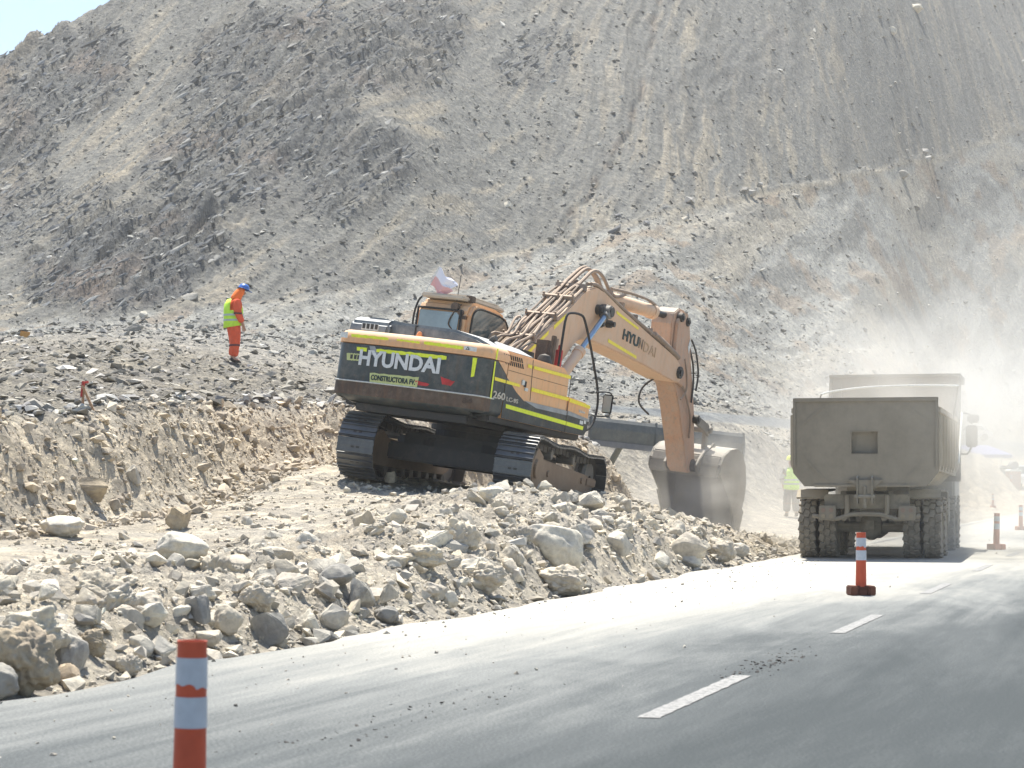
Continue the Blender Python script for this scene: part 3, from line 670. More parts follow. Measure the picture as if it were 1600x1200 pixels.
for p in ([(1.07,.958),(.36,.955),(.36,.915),(1.06,.912)],[(.2,.948),(-.2,.945),(-.2,.915),(.2,.925)],[(-.27,.958),(-.92,.95),(-.92,.90),(-.28,.912)]): rear_strip(p,YEL,'reflective_tape')
for p in ([(.94,.765),(.74,.765),(.74,.705),(.93,.71)],[(.56,.765),(-.67,.775),(-.67,.715),(.56,.715)]): rear_strip(p,YEL,'reflective_tape',nseg=16)
rear_strip([(.70,.80),(.60,.80),(.50,.67),(.64,.66)],GREYS,'grey_smear')
rear_strip([(.61,.195),(.0,.185),(.04,.15),(.54,.158)],YEL,'reflective_tape',nseg=14)
rear_strip([(-.06,.175),(-.14,.172),(-.13,.155),(-.07,.157)],YEL,'reflective_tape')
rear_strip([(-1.09,.80),(-1.16,.80),(-1.15,.52),(-1.10,.50)],YEL,'reflective_tape',nseg=4)
rear_strip([(1.12,.655),(.87,.66),(.86,.55),(1.10,.545)],PLATE,'paint_patch')
for y in (1.04,.965,.90): rear_strip([(y,.64),(y-.05,.64),(y-.05,.57),(y,.57)],DARKST,'patch_number',off=.006,nseg=2)
pl=rear_strip([(.62,.385),(-.26,.40),(-.25,.245),(.60,.235)],PLATE,'name_plate')
rear_strip([(-.62,.45),(-.86,.40),(-.80,.33),(-.66,.34)],REDL,'red_scrape',nseg=5); rear_strip([(-.2,.35),(-.45,.32),(-.42,.28),(-.25,.28)],REDL,'red_scrape',nseg=5)
rear_strip([(1.14,.985),(1.27,.97),(1.27,.885),(1.14,.89)][::-1],LABELM,'warning_label',nseg=2)
rear_strip([(-.94,.965),(-1.14,.955),(-1.14,.89),(-.94,.90)],LABELM,'warning_label',nseg=2)
# lettering on the back : x axis of the text runs towards the machine's right (-y)
def back_text(t,y,z,h,w,mat,par,bold,off=.010,tilt=0.,name='lettering',nseg=1):
    x=min(rx(y),rx(y-w),rx(y-w/2))-off
    M=Matrix(((0,0,-1,x),(-1,0,0,y),(0,1,0,z),(0,0,0,1)))@Matrix.Rotation(tilt,4,'Z')
    o=lettering(t,name,mat,par,M,h,w,bold)
    for v in o.data.vertices:                      # wrap to the curve
        yy=y-v.co.x; v.co.z=v.co.z-(rx(yy)-off-x)
    return o
back_text('HYUNDAI',.86,.485,.25,1.45,WHT,cw,.035)
back_text('CONSTRUCTORA FV.',.585,.275,.085,.80,INK,cw,.03,off=.012)
back_text('84',-1.02,.09,.09,.16,RUSTB,cw,.02,off=.014,name='painted_number')
tri=MB(); x=rx(-1.0)-.03
tri.prism([(-.965,.905),(-1.035,.905),(-1.0,.955)],x,x-.003,'x'); t1=ub(tri,'warning_triangle',INK,cw)
tri=MB(); tri.prism([(-.983,.913),(-1.017,.913),(-1.0,.94)],x-.003,x-.006,'x'); ub(tri,'warning_triangle',LABELM,cw)

# engine hood
hd=MB()
for (y0,y1,pr) in ((.56,1.27,[(-2.55,1.0),(-2.50,1.19),(-2.34,1.28),(-1.2,1.28),(-1.0,1.20),(-1.0,1.0)]),):
    hd.prism(pr,y0,y1)
hd.prism([(1.16,1.0),(1.12,1.18),(1.04,1.28),(.75,1.285),(.5,1.25),(-.55,1.225),(-.95,1.14),(-1.25,1.02),(-1.25,.9),(1.16,.9)],-2.42,-.85,'x')
hood=ub(hd,'engine_hood',HOODM,bevel=.045,seg=4)
g=MB(); g.box(-2.56,-2.552,.72,1.02,1.06,1.17); gr=ub(g,'hood_grille',LABELM,hood)
g=MB()
for k in range(4): g.box(-2.566,-2.561,.73+k*.075,.78+k*.075,1.08,1.16)
ub(g,'grille_slot',DARKST,hood)
g=MB(); g.box(-2.43,-.84,.12,.145,.99,1.225); ub(g,'hood_seam',DARKST,hood)
for y in (.78,.02):
    l=MB(); l.lathe([(.001,.10),(.03,.09),(.045,.05),(.05,0)],(-2.48,y,1.03),(0,0,1),14); ub(l,'marker_lamp',LAMP_OR,cw,smooth=True)
mf=MB(); mf.tube([(-1.9,-.95,1.05),(-1.9,-.95,1.16),(-1.9,-1.02,1.2)],.05,10); ub(mf,'exhaust',DARKST,hood)

# right side body
sb=MB(); sb.prism([(-2.02,.03),(-2.02,1.02),(.16,1.0),(.33,.92),(.38,.3),(.42,-.03),(-2.02,-.03)],-HW,-.72)
side=ub(sb,'side_body',ORANGE,bevel=.045,seg=4)
bx=MB(); bx.prism([(.40,-.03),(.40,.56),(1.22,.525),(1.31,.44),(1.31,.1),(1.2,-.02)],-HW,-.62); tool=ub(bx,'tool_box',ORANGE,bevel=.035,seg=3)
lf=MB(); lf.prism([(-2.02,.0),(-2.02,1.02),(-.3,1.0),(-.3,.0)],.9,HW); ub(lf,'left_side_body',ORANGE,bevel=.04)
md=MB(); md.box(-2.0,-.35,-.9,.95,.0,.98); ub(md,'engine_bay',DARKST,bevel=.02)
def side_decal(poly,mat,name,par=side,lift=.003,th=.004,y=-HW):
    mb=MB(); mb.sheet([(x,y-lift,z) for x,z in poly],th,(0,-1,0)); return ub(mb,name,mat,par)
# charcoal livery : the counterweight flank goes on to the side doors
side_decal([(-2.02,.62),(-1.60,.42),(-1.28,.31),(.37,.30),(.40,-.03),(-2.0,-.03)],BLACKP,'livery_panel')
side_decal([(-1.28,.318),(.37,.322),(.38,.25),(-.80,.245)],GREYS,'livery_stripe',lift=.008)
side_decal([(.405,.30),(1.30,.23),(1.30,.1),(1.19,-.02),(.405,-.03)],BLACKP,'livery_panel',tool)
side_decal([(.41,.33),(1.30,.27),(1.30,.225),(.41,.26)],GREYS,'livery_stripe',tool,lift=.008)
# orange flank of the counterweight above the livery
for p in ([(-2.02,.82),(-2.36,.82),(-2.02,.64)],): side_decal(p,ORANGE,'livery_wedge',cw)
def tape_side(poly,par=side,m=YELW): return side_decal(poly,m,'reflective_tape',par,lift=.010,th=.003)
tape_side([(-1.32,.895),(-1.17,.893),(-1.16,.842),(-1.31,.842)]); tape_side([(-1.10,.893),(.335,.90),(.345,.845),(-1.09,.842)])
tape_side([(-2.0,.56),(-1.53,.553),(-1.51,.508),(-2.0,.51)]); tape_side([(-2.43,.567),(-2.03,.56),(-2.03,.51),(-2.41,.515)],cw)
tape_side([(-1.08,.55),(.375,.54),(.38,.485),(-1.07,.49)]); tape_side([(.42,.54),(1.27,.50),(1.29,.445),(.42,.475)],tool)
tape_side([(-1.91,.20),(.40,.152),(.40,.085),(-1.90,.137)],m=YEL); tape_side([(.42,.15),(1.12,.132),(1.11,.07),(.42,.085)],tool,YEL)
tape_side([(-2.50,.80),(-2.46,.80),(-2.44,.22),(-2.49,.22)],cw,YEL); 
mb=MB(); mb.sheet([(-2.50,-HW-.021,.995),(-2.45,-HW-.021,.99),(-2.46,-HW-.021,.825),(-2.50,-HW-.021,.825)],.003,(0,-1,0)); ub(mb,'reflective_tape',YEL,cw)
# louvres, seams, handle
lv=MB()
for k in range(9):
    x0=-2.22+k*.078
    for z0,z1 in ((.955,.885),(.87,.80)):
        dx=.055
        xa=x0+(0 if z0>.9 else .06); M_=[(xa,z0),(xa+.038,z0),(xa+.038+dx,z1),(xa+dx,z1)]
        if xa>-2.0: lv.sheet([(x,-HW-.002,z) for x,z in M_],.005,(0,-1,0))
        else: lv.sheet([(x,-HW-.0205 if False else -HW-.002,z) for x,z in M_],.005,(0,-1,0))
ub(lv,'air_vent',RUBBER,side)
for p in ([(-1.150,.985),(-1.138,.985),(-1.05,.34),(-1.062,.34)],[(-1.98,.725),(.30,.715),(.30,.710),(-1.98,.720)],[(.365,.90),(.385,.90),(.40,.02),(.385,.02)]): side_decal(p,RUBBER,'panel_seam',side,lift=.001,th=.004)
hn=MB(); hn.box(-1.46,-1.38,-HW-.03,-HW-.003,.55,.63); hn.box(-1.33,-1.22,-HW-.025,-HW-.003,.47,.52); h=ub(hn,'door_handle',LABELM,side,bevel=.006)
hn=MB(); hn.box(-1.36,-1.28,-HW-.012,-HW-.003,.53,.62); ub(hn,'lock',RUBBER,side)
def side_text(t,x,z,h,w,mat,par,bold=.01,y=-HW-.012,tilt=0.,name='lettering'):
    M=Matrix(((1,0,0,x),(0,0,-1,y),(0,1,0,z),(0,0,0,1)))@Matrix.Rotation(tilt,4,'Z'); return lettering(t,name,mat,par,M,h,w,bold)
TXT=plain('cream_lettering',(.50,.46,.38),.6)
side_text('260',-2.40,.245,.115,.42,TXT,cw,.02); side_text('LC-9S',-1.92,.245,.07,.42,TXT,side,.02)
side_text('Robex',.86,.345,.045,.24,LABELM,tool,.0)
sp=MB(); sp.box(.95,1.08,-HW-.012,-HW-.008,.16,.22); sp.box(1.12,1.2,-HW-.012,-HW-.008,.18,.24); ub(sp,'worn_sticker',LABELM,tool)

# cab on the left side
cx0,cx1,cy0,cy1=-.10,1.55,.44,1.44
prof=[(cx0,.05),(cx0-.03,1.2),(cx0-.01,1.70),(cx0+.10,1.88),(cx0+.25,1.92),(.95,1.91),(1.30,1.85),(1.48,1.66),(1.60,1.2),(1.66,.6),(1.5,.05)]
cb=MB(); cb.prism(prof,cy0,cy1); cab=ub(cb,'cab',ORANGE,bevel=.06,seg=4)
w=MB(); w.sheet([(cx0-.035,1.36,1.22),(cx0-.035,.62,1.22),(cx0-.022,.62,1.70),(cx0-.022,1.36,1.70)],.012,(-1,0,0)); ub(w,'rear_window',REAR_GLASS,cab)
w=MB()
for a,b in (((1.40,1.18),(1.40,1.74)),((1.40,1.74),(.58,1.74)),((.58,1.74),(.58,1.18))): 
    w.tube([(cx0-.045,a[0],a[1]),(cx0-.028,b[0],b[1])],.018,6,1)
ub(w,'window_seal',RUBBER,cab)
wp=[(-.02,1.28),(0.0,1.66),(.10,1.78),(.30,1.83),(.95,1.81),(1.25,1.75),(1.38,1.60),(1.47,1.30),(1.50,1.15),(.1,1.12)]
w=MB(); w.sheet([(x,cy0-.006,z) for x,z in wp],.008,(0,-1,0)); ub(w,'side_window',GLASS,cab)
w=MB(); w.tube([(x,cy0-.012,z) for x,z in wp]+[(wp[0][0],cy0-.012,wp[0][1])],.017,6,2); ub(w,'window_seal',RUBBER,cab)
rf=MB(); rf.prism([(-.18,.55),(.25,.52),(1.15,.52),(1.45,.58),(1.45,1.28),(1.2,1.36),(-.18,1.36)],1.915,1.99,'z'); rf.prism([(.1,.6),(1.3,.6),(1.3,1.3),(.1,1.3)],1.985,2.03,'z'); ub(rf,'roof_hatch',paint('cab_roof_cream',(.55,.46,.36),.6,.4,.1),cab,bevel=.03)
bk=MB(); bk.box(.02,.18,.50,.62,1.90,2.02); ub(bk,'work_lamp',RUSTB,cab,bevel=.012)
bk=MB(); bk.cyl((-.14,.72,1.80),(-.02,.72,1.80),.07,n=12); bk.cyl((-.14,.60,1.70),(-.02,.60,1.72),.05,n=12); bk.box(-.12,-.03,.50,.80,1.60,1.66); bk.tube([(-.08,.62,1.85),(-.14,.72,1.7),(-.16,.78,1.5),(-.12,.68,1.4)],.012,6); bk.tube([(-.1,.6,1.7),(-.14,.55,1.5),(-.12,.6,1.25)],.012,6); ub(bk,'lamp_cluster',RUSTB,cab)
an=MB(); an.tube([(-.08,.72,1.9),(-.08,.71,2.34)],.006,6,1); ub(an,'antenna',RUBBER,cab)
an=MB(); an.tube([(.1,1.15,1.93),(.1,1.2,2.05),(.08,1.28,2.18)],.012,6); ub(an,'cab_cable',RUBBER,cab)
bk=MB(); bk.tube([(-.14,1.45,1.2),(-.16,1.45,1.6),(-.1,1.43,1.85),(-.06,1.38,1.93)],.018,8); ub(bk,'grab_rail',RUBBER,cab)
fl=MB(); P0=Vector((-.10,1.36,1.90)); P1=Vector((-.10,1.13,2.44)); fl.tube([P0,P1],.012,8,1); pole=ub(fl,'flag_pole',LABELM,cab)
fm,nt,b=nodes('faded_flag'); tc=N(nt,'ShaderNodeTexCoord'); s_=N(nt,'ShaderNodeSeparateXYZ'); nt.links.new(tc.outputs['UV'],s_.inputs[0])
r=ramp(nt,s_.outputs[1],[(0,(.72,.38,.36)),(.47,(.72,.42,.40)),(.53,(.80,.78,.80)),(1,(.74,.74,.82))]); r.color_ramp.interpolation='LINEAR'; nt.links.new(r.outputs[0],b.inputs['Base Color']); b.inputs['Roughness'].default_value=.9
fv=[];ff=[];uv=[];nx,ny=12,8
for j in range(ny+1):
    for i in range(nx+1):
        u=i/nx; v=j/ny; base=P1.lerp(P0,.05+.55*(1-v))
        tatter=(.85+.15*math.sin(j*2.1))*u
        fv.append((base.x+.05*math.sin(u*7+v*2)*u, base.y-.40*tatter+.02*math.sin(v*5), base.z-.17*u+.03*math.sin(u*8+v)-.06*u*u)); uv.append((u,v))
me=bpy.data.meshes.new('flag'); ff=[(j*(nx+1)+i,j*(nx+1)+i+1,(j+1)*(nx+1)+i+1,(j+1)*(nx+1)+i) for j in range(ny) for i in range(nx)]
me.from_pydata(fv,[],ff); ul=me.uv_layers.new(name='UVMap')
for l in me.loops: ul.data[l.index].uv=uv[l.vertex_index]
me.materials.append(fm); fo=link(bpy.data.objects.new('flag',me),cab); fo['label']='small faded red and white flag flying from the cab'
so=fo.modifiers.new('thick','SOLIDIFY'); so.thickness=.004

# boom
bt=[(-.05,.55),(.0,.80),(.72,1.27),(1.47,1.74),(2.1,2.13),(2.62,2.50),(2.85,2.62),(3.21,2.72),(3.6,2.70),(4.5,2.50),(5.8,2.26),(7.42,1.98),(7.72,1.86),(7.90,1.66),(7.78,1.50),(7.4,1.50),(6.0,1.62),(5.0,1.68),(4.2,1.73),(3.5,1.76),(3.05,1.76),(2.75,1.70),(2.5,1.52),(2.1,1.15),(1.2,.62),(.5,.35)]
bm_=MB(); bm_.prism(bt,-.29,.29); boom=ub(bm_,'boom',BOOMC,bevel=.02)
def boom_decal(poly,mat,name): mb=MB(); mb.sheet([(x,-.294,z) for x,z in poly],.004,(0,-1,0)); return ub(mb,name,mat,boom)
for p in ([(4.02,1.895),(5.44,1.755),(5.45,1.70),(4.04,1.835)],[(4.22,2.44),(5.35,2.28),(5.35,2.235),(4.25,2.385)],[(.74,1.24),(1.48,1.71),(1.48,1.64),(.78,1.19)],[(1.66,1.82),(2.1,2.09),(2.12,2.03),(1.68,1.75)]): boom_decal(p,YELW,'reflective_tape')
side_text('HYU',4.66,1.97,.20,.78,INK,boom,.03,y=-.300,tilt=-.075); side_text('N',5.48,1.915,.19,.17,plain('worn_ink',(.22,.17,.12),.6),boom,.0,y=-.298,tilt=-.075)
side_text('DAI',5.72,1.88,.19,.62,plain('ghost_ink',(.50,.34,.21),.7),boom,.0,y=-.298,tilt=-.075)
for (x,z,r_,l) in ((3.58,2.34,.13,.22),(3.36,2.34,.09,.12),(3.88,2.15,.07,.16),(3.55,2.10,.06,.10)):
    p=MB(); p.lathe([(.001,0),(r_,0),(r_,-l*.6),(r_*.7,-l*.6),(r_*.7,-l),(.001,-l)],(x,-.29,z),(0,1,0),20); ub(p,'pin_boss',DARKST,boom,smooth=True)
p=MB(); p.cyl((7.68,-.34,1.70),(7.68,.34,1.70),.12,n=20); p.cyl((7.68,-.37,1.70),(7.68,-.33,1.70),.07,n=16); ub(p,'arm_pivot_pin',DARKST,boom)
# hydraulic lines on the boom's back
def off_path(y,o,xs_):
    tx=[a for a,b in bt[1:13]]; tz=[b for a,b in bt[1:13]]
    return [(x,y,float(np.interp(x,tx,tz))+o+(0 if i not in(0,) else .0)) for i,x in enumerate(xs_)]
for k,y in enumerate((-.24,-.16,-.09,-.02,.05,.12,.19,.26)):
    e=[2.85,2.75,3.0,2.7,3.1,2.8,2.9,3.0][k]
    xs_=[.15+.1*(k%3),.7,1.2,1.6,2.05,2.4,e]
    pth=off_path(y,.06+.035*(k%3),xs_); pth=[(a+ .0,b+ .012*math.sin(a*5+k),c+.012*math.sin(a*4+k*1.7)) for a,b,c in pth]
    h=MB(); h.tube(pth,.019 if k%2 else .027,7,3); ub(h,'hydraulic_line',(HOSE,HOSE2)[k%3==1],boom,smooth=True)
for k,y in enumerate((-.22,-.05,.12,.24)):
    pth=[(.2+.1*k,y+.1,1.05),(.5,y+.05,1.32+.05*k),(.85,y-.05,1.52),(1.2,y,1.70+.04*k),(1.5,y+.06,1.9)]
    h=MB(); h.tube(pth,.024,7,4); ub(h,'slack_hose',HOSE,boom,smooth=True)
for k,y in enumerate((-.12,.06,.16)):
    pth=[(2.7,y,2.62),(3.0,y,2.82),(3.35+.1*k,y,3.02+.04*k),(3.75+.15*k,y,3.0),(4.15+.1*k,y,2.80),(4.5,y,2.72),(4.9,y,2.82)]
    h=MB(); h.tube(pth,.032,8,5); ub(h,'slack_hose',HOSE,boom,smooth=True)
for k,y in enumerate((-.27,-.20)):
    pth=[(3.0,y,2.74),(3.27,y,2.76),(3.86,y,2.66),(4.78,y,2.48),(6.22,y,2.24),(7.3,y,2.05)]
    h=MB(); h.tube(pth,.035 if k==0 else .028,8,3); ub(h,'hydraulic_line',HOSE,boom,smooth=True)
h=MB(); h.tube([(6.2,-.27,2.27),(7.0,-.27,2.12),(7.55,-.28,1.98)],.055,10,2); ub(h,'hydraulic_line',HOSE,boom,smooth=True)
for x in (1.0,1.75,2.35,2.75,3.9,4.5,5.2,6.0,6.8):
    z=float(np.interp(x,[a for a,b in bt[1:13]],[b for a,b in bt[1:13]])); c=MB(); sl=.6 if x<2.6 else -.2
    Mx=Matrix.Translation((x,0,z))@Matrix.Rotation(-math.atan(sl),4,'Y'); c.box(-.03,.03,-.30,(.30 if x<3 else -.16),.0,.13,Mx); 
    for y in (-.28,.0,.28): 
        if x<3: c.cyl(Mx@Vector((0,y,.13)),Mx@Vector((0,y,.17)),.02,n=6)
    ub(c,'pipe_clamp',HOSE,boom,bevel=.004)
# lift cylinders (both sides of the boom)
for y in (-.42,.42):
    a=Vector((1.25,y,.35)); b=Vector((3.55,y,2.33)); d=(b-a).normalized(); c1=a+d*1.75
    ly=MB(); ly.cyl(a,c1,.095,n=20); ly.cyl(c1-d*.08,c1+d*.03,.11,n=20); lc=ub(ly,'lift_cylinder',BOOMC,boom,smooth=True)
    ly=MB(); ly.cyl(c1,b-d*.1,.05,n=16); ub(ly,'cylinder_rod',CHROME,lc,smooth=True)
    ly=MB(); ly.cyl(b-d*.16,b+d*.02,.085,n=16); ly.cyl((b.x,y-.07,b.z),(b.x,y+.07,b.z),.12,n=20); ub(ly,'rod_eye',STEEL,lc,bevel=.006)
# arm cylinder along the boom's back
a=Vector((3.75,0,2.80)); b=Vector((7.42,0,2.76)); a=Vector((3.95,0,2.66)); d=(b-a).normalized(); c1=a+d*2.62
ly=MB(); ly.cyl(a,c1,.13,n=24); ly.cyl(c1-d*.1,c1+d*.05,.15,n=24); ac=ub(ly,'arm_cylinder',BOOMC,boom,smooth=True)
ly=MB(); ly.cyl(c1,b,.065,n=18); ub(ly,'cylinder_rod',DARKST,ac,smooth=True)
ly=MB(); ly.cyl((b.x,-.14,b.z),(b.x,.14,b.z),.13,n=20); ub(ly,'rod_eye',DARKST,ac)
ly=MB(); ly.tube([(4.3,-.1,2.84),(5.0,-.12,2.88),(6.0,-.1,2.90),(6.6,-.06,2.86)],.028,8,3); ub(ly,'hydraulic_line',HOSE,ac,smooth=True)
h=MB(); h.tube([(1.75,-.36,1.6),(1.7,-.38,1.3),(1.75,-.38,.95)],.025,8,4); ub(h,'slack_hose',HOSE,boom,smooth=True)
# arm
ap=[(7.16,2.60),(7.22,2.82),(7.45,2.94),(7.75,2.93),(7.94,2.78),(8.06,2.52),(8.42,2.05),(8.76,1.5),(9.04,1.0),(9.28,.4),(9.42,.0),(9.36,-.14),(9.2,-.2),(9.0,-.12),(8.70,.33),(8.15,1.05),(7.80,1.42),(7.50,1.60),(7.30,2.0)]
am=MB(); am.prism(ap,-.21,.21); arm=ub(am,'arm',ARMM,bevel=.018)
am=MB()
for y in (-.25,.25): am.prism([(7.35,2.1),(7.30,2.65),(7.45,2.88),(7.75,2.88),(7.9,2.72),(8.25,2.0),(8.1,1.45),(7.75,1.5)],y-.035,y+.035)
ub(am,'arm_gusset',ARMM,arm,bevel=.012)
am=MB()
for (x,z,r_) in ((7.44,2.76,.09),(7.78,2.72,.09),(9.05,.9,.09),(9.3,-.03,.13)): am.cyl((x,-.32,z),(x,.32,z),r_,n=20); am.cyl((x,-.345,z),(x,.345,z),r_*.55,n=14)
ub(am,'arm_pins',DARKST,arm,bevel=.006)
am=MB(); am.cyl((7.95,-.0,2.74),(8.72,0,1.65),.11,n=20); am.cyl((8.72,0,1.65),(9.15,0,1.1),.055,n=14); ub(am,'bucket_cylinder',DUSTYST,arm,smooth=True)
for k,pth in enumerate(([(7.5,.1,1.55),(7.25,.25,1.3),(7.3,.3,1.0),(7.75,.25,.82)],[(8.15,-.27,2.42),(8.5,-.27,2.2),(8.78,-.27,1.8),(8.78,-.27,1.45)],[(8.2,-.24,2.25),(8.5,-.24,1.95),(8.66,-.24,1.6),(8.7,-.24,1.2)],[(7.9,-.28,2.0),(8.1,-.3,1.7),(8.2,-.29,1.4),(8.0,-.28,1.2)],[(8.0,-.26,1.5),(8.3,-.26,1.3),(8.7,-.26,.9),(8.85,-.24,.5)])):
    h=MB(); h.tube(pth,.020,8,5); ub(h,'arm_hose',DARKST if k<3 else HOSE,arm,smooth=True)
lb=MB(); lb.sheet([(8.02,-.292,2.42),(8.10,-.292,2.30),(8.05,-.292,2.12),(7.97,-.292,2.24)],.004,(0,-1,0)); ub(lb,'label_plate',LABELM,arm)
# linkage
lk=MB()
for y in (-.27,.27):
    lk.prism([(8.98,.90),(9.06,.98),(9.72,.86),(9.86,.72),(9.80,.62),(9.05,.80)],y-.03,y+.03)
    lk.prism([(9.68,.80),(9.84,.84),(9.98,.18),(9.90,.05),(9.78,.12)],y*.8-.035,y*.8+.035)
lk.cyl((9.76,-.36,.75),(9.76,.36,.75),.07,n=16); lk.cyl((9.88,-.3,.14),(9.88,.3,.14),.07,n=16)
ub(lk,'bucket_linkage',DUSTYST,bevel=.01)
# bucket
bo=[(9.42,.06),(9.56,.26),(9.86,.40),(10.26,.46),(10.62,.38),(10.90,.14),(11.06,-.20),(11.08,-.58),(10.98,-.95),(10.86,-1.28)]
bi=[(x-(x-10.1)*.06+(.0),z-(z+.3)*.06) for x,z in bo]
bmk=MB(); n=len(bo); BW=.76
shell=[(x,z) for x,z in bo]+[(bi[i][0],bi[i][1]) for i in range(n-1,-1,-1)]
vs=[(x,y,z) for y in (-BW,BW) for x,z in shell]; m=len(shell); fs=[(i,(i+1)%m,(i+1)%m+m,i+m) for i in range(m)]
for o in (0,m):
    for i in range(n-1): fs.append((o+i,o+i+1,o+m-2-i,o+m-1-i))
bmk.add(vs,fs); bucket=ub(bmk,'bucket',DUSTYST,smooth=True)
for sy in (-1,1):
    pb=MB(); pb.prism(bo+[(10.68,-1.22),(10.20,-.62),(9.60,-.24),(9.42,-.12)],sy*BW,sy*(BW+.035)); pb.prism([(10.12,-.58),(10.75,-1.25),(10.97,-1.24),(11.08,-.80),(10.9,-.7)],sy*(BW+.035),sy*(BW+.06)); ub(pb,'bucket_side',DUSTYST,bucket,bevel=.008)
pb=MB(); pb.box(9.38,9.60,-BW,BW,-.22,.02); pb.prism([(9.40,.0),(9.48,.22),(9.62,.26),(9.62,.0)],-BW,BW); ub(pb,'bucket_rim',DUSTYST,bucket,bevel=.03)
pb=MB(); pb.prism([(10.70,-1.24),(10.92,-1.20),(10.90,-1.32),(10.80,-1.36)],-BW,BW); ub(pb,'cutting_edge',STEEL,bucket)
for y in (-.34,.34):
    pb=MB(); pb.prism([(9.16,-.02),(9.3,-.2),(9.5,-.1),(9.62,.3),(10.15,.40),(10.0,.52),(9.88,.32),(9.55,.32),(9.3,.12)],y-.03,y+.03); ub(pb,'bucket_ear',DUSTYST,bucket,bevel=.01)
for k in range(5):
    y=-.68+k*.34; pb=MB(); vs=[(10.72,y-.06,-1.22),(10.72,y+.06,-1.22),(10.95,y+.06,-1.22),(10.95,y-.06,-1.22),(10.70,y-.035,-1.50),(10.70,y+.035,-1.50),(10.76,y+.035,-1.52),(10.76,y-.035,-1.52)]
    pb.add(vs,[(0,1,2,3),(7,6,5,4),(0,4,5,1),(1,5,6,2),(2,6,7,3),(3,7,4,0)]); ub(pb,'bucket_tooth',STEEL,bucket,bevel=.006)
# right hand rail, mirror, extinguisher
rl=MB(); rl.tube([(.12,-1.2,1.0),(.13,-1.2,1.50),(.16,-1.2,1.84),(.34,-1.2,1.93),(.74,-1.2,1.95),(.93,-1.2,1.86),(1.28,-1.2,1.50),(1.60,-1.2,1.12),(1.84,-1.2,.80),(1.92,-1.2,.52),(1.84,-1.2,.25),(1.62,-1.2,.10),(1.3,-1.2,.06)],.021,10,3); ub(rl,'hand_rail',RUBBER,smooth=True)
mr=MB(); mr.tube([(1.30,-1.42,.74),(1.66,-1.5,.78),(1.80,-1.5,.70),(1.82,-1.5,.50),(1.72,-1.5,.38),(1.30,-1.42,.34)],.014,8,3); mi=ub(mr,'mirror',RUBBER,smooth=True)
mr=MB(); mr.box(1.56,1.60,-1.62,-1.44,.42,.74); ub(mr,'mirror_head',RUBBER,mi,bevel=.015); mr=MB(); mr.box(1.553,1.558,-1.60,-1.46,.44,.72); ub(mr,'mirror_glass',REAR_GLASS,mi)
ex=MB(); ex.box(.05,.24,-1.0,-.78,1.0,1.42); ex.box(.0,.1,-1.12,-1.06,1.0,1.5); ub(ex,'bracket',RUSTB,side,bevel=.01)
ex=MB(); ex.cyl((.30,-1.1,1.02),(.30,-1.1,1.30),.06,n=16); ex.cyl((.30,-1.1,1.30),(.30,-1.1,1.38),.03,n=12); ub(ex,'fire_extinguisher',REDL,side,bevel=.01)
ex=MB(); ex.lathe([(.001,.18),(.09,.15),(.13,.06),(.13,0)],(-.12,-1.05,1.0),(0,0,1),16); ub(ex,'air_filter_cap',DARKST,side,smooth=True)
ex=MB(); ex.tube([(.05,-.6,1.3),(.3,-.6,1.38),(.5,-.75,1.30)],.014,6); ex.box(-.25,.2,-.7,-.45,.95,1.2); ub(ex,'pump_cover',DARKST,side)

# ================================================================ dump truck
TRK=Matrix.Translation((6.25,38.5,0))@Matrix.Rotation(R(75.7),4,'Z')
TR=empty('dump_truck',TRK); tag(TR,'dusty grey dump truck seen from behind with a square hole in its tailgate','truck')
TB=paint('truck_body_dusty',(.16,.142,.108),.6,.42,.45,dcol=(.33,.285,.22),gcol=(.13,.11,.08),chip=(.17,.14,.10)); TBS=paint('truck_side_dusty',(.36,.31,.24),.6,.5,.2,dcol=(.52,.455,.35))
TCH=paint('truck_chassis',(.07,.065,.055),.7,.42,.2,dcol=(.44,.39,.30)); TCAB=paint('truck_cab',(.5,.5,.48),.5,.4,.1)
TYRE=paint('dusty_tyre',(.045,.043,.04),.85,.42,.1,dcol=(.42,.37,.29),scale=3.); RIM=paint('wheel_rim',(.30,.28,.23),.6,.5,.2)
TW=1.27
def tp(mb,name,mat,parent=None,**k): return mb.build(name,mat,parent or TR,None,**k)
# tailgate lies across the back, slightly leaning
tg=MB(); tg.prism([(TW,2.84),(TW,1.62),(.93,1.30),(-.93,1.30),(-TW,1.62),(-TW,2.84)],-.03,.02,'x')
# cut the square opening by building the gate out of four pieces
tg=MB(); hy0,hy1,hz0,hz1=-.22,.24,1.89,2.27
tg.prism([(TW,2.84),(TW,1.54),(1.07,1.30),(hy1,1.30),(hy1,2.84)],-.03,.02,'x'); tg.prism([(hy0,2.84),(hy0,1.30),(-1.07,1.30),(-TW,1.54),(-TW,2.84)],-.03,.02,'x')
tg.box(-.03,.02,hy0,hy1,1.30,hz0); tg.box(-.03,.02,hy0,hy1,hz1,2.84)
gate=tp(tg,'tailgate',TB)
q=MB()
for a in ((-TW,TW,2.80,2.87),): q.box(-.07,.05,*a)
q.box(-.07,-.031,TW-.05,TW,1.64,2.80); q.box(-.07,-.031,-TW,-TW+.05,1.64,2.80); q.box(-.06,-.031,-.90,.90,1.29,1.34)
tp(q,'gate_frame',TB,gate,bevel=.008)
q=MB()
for y in (1,-1): q.sheet([(-.033,y*.60,2.80),(-.033,y*.66,2.80),(-.033,y*1.12,2.42),(-.033,y*1.12,2.36)],.008,(-1,0,0)); q.sheet([(-.033,y*.62,1.36),(-.033,y*.68,1.36),(-.033,y*1.05,1.74),(-.033,y*1.05,1.80)],.008,(-1,0,0))
tp(q,'gate_crease',TB,gate)
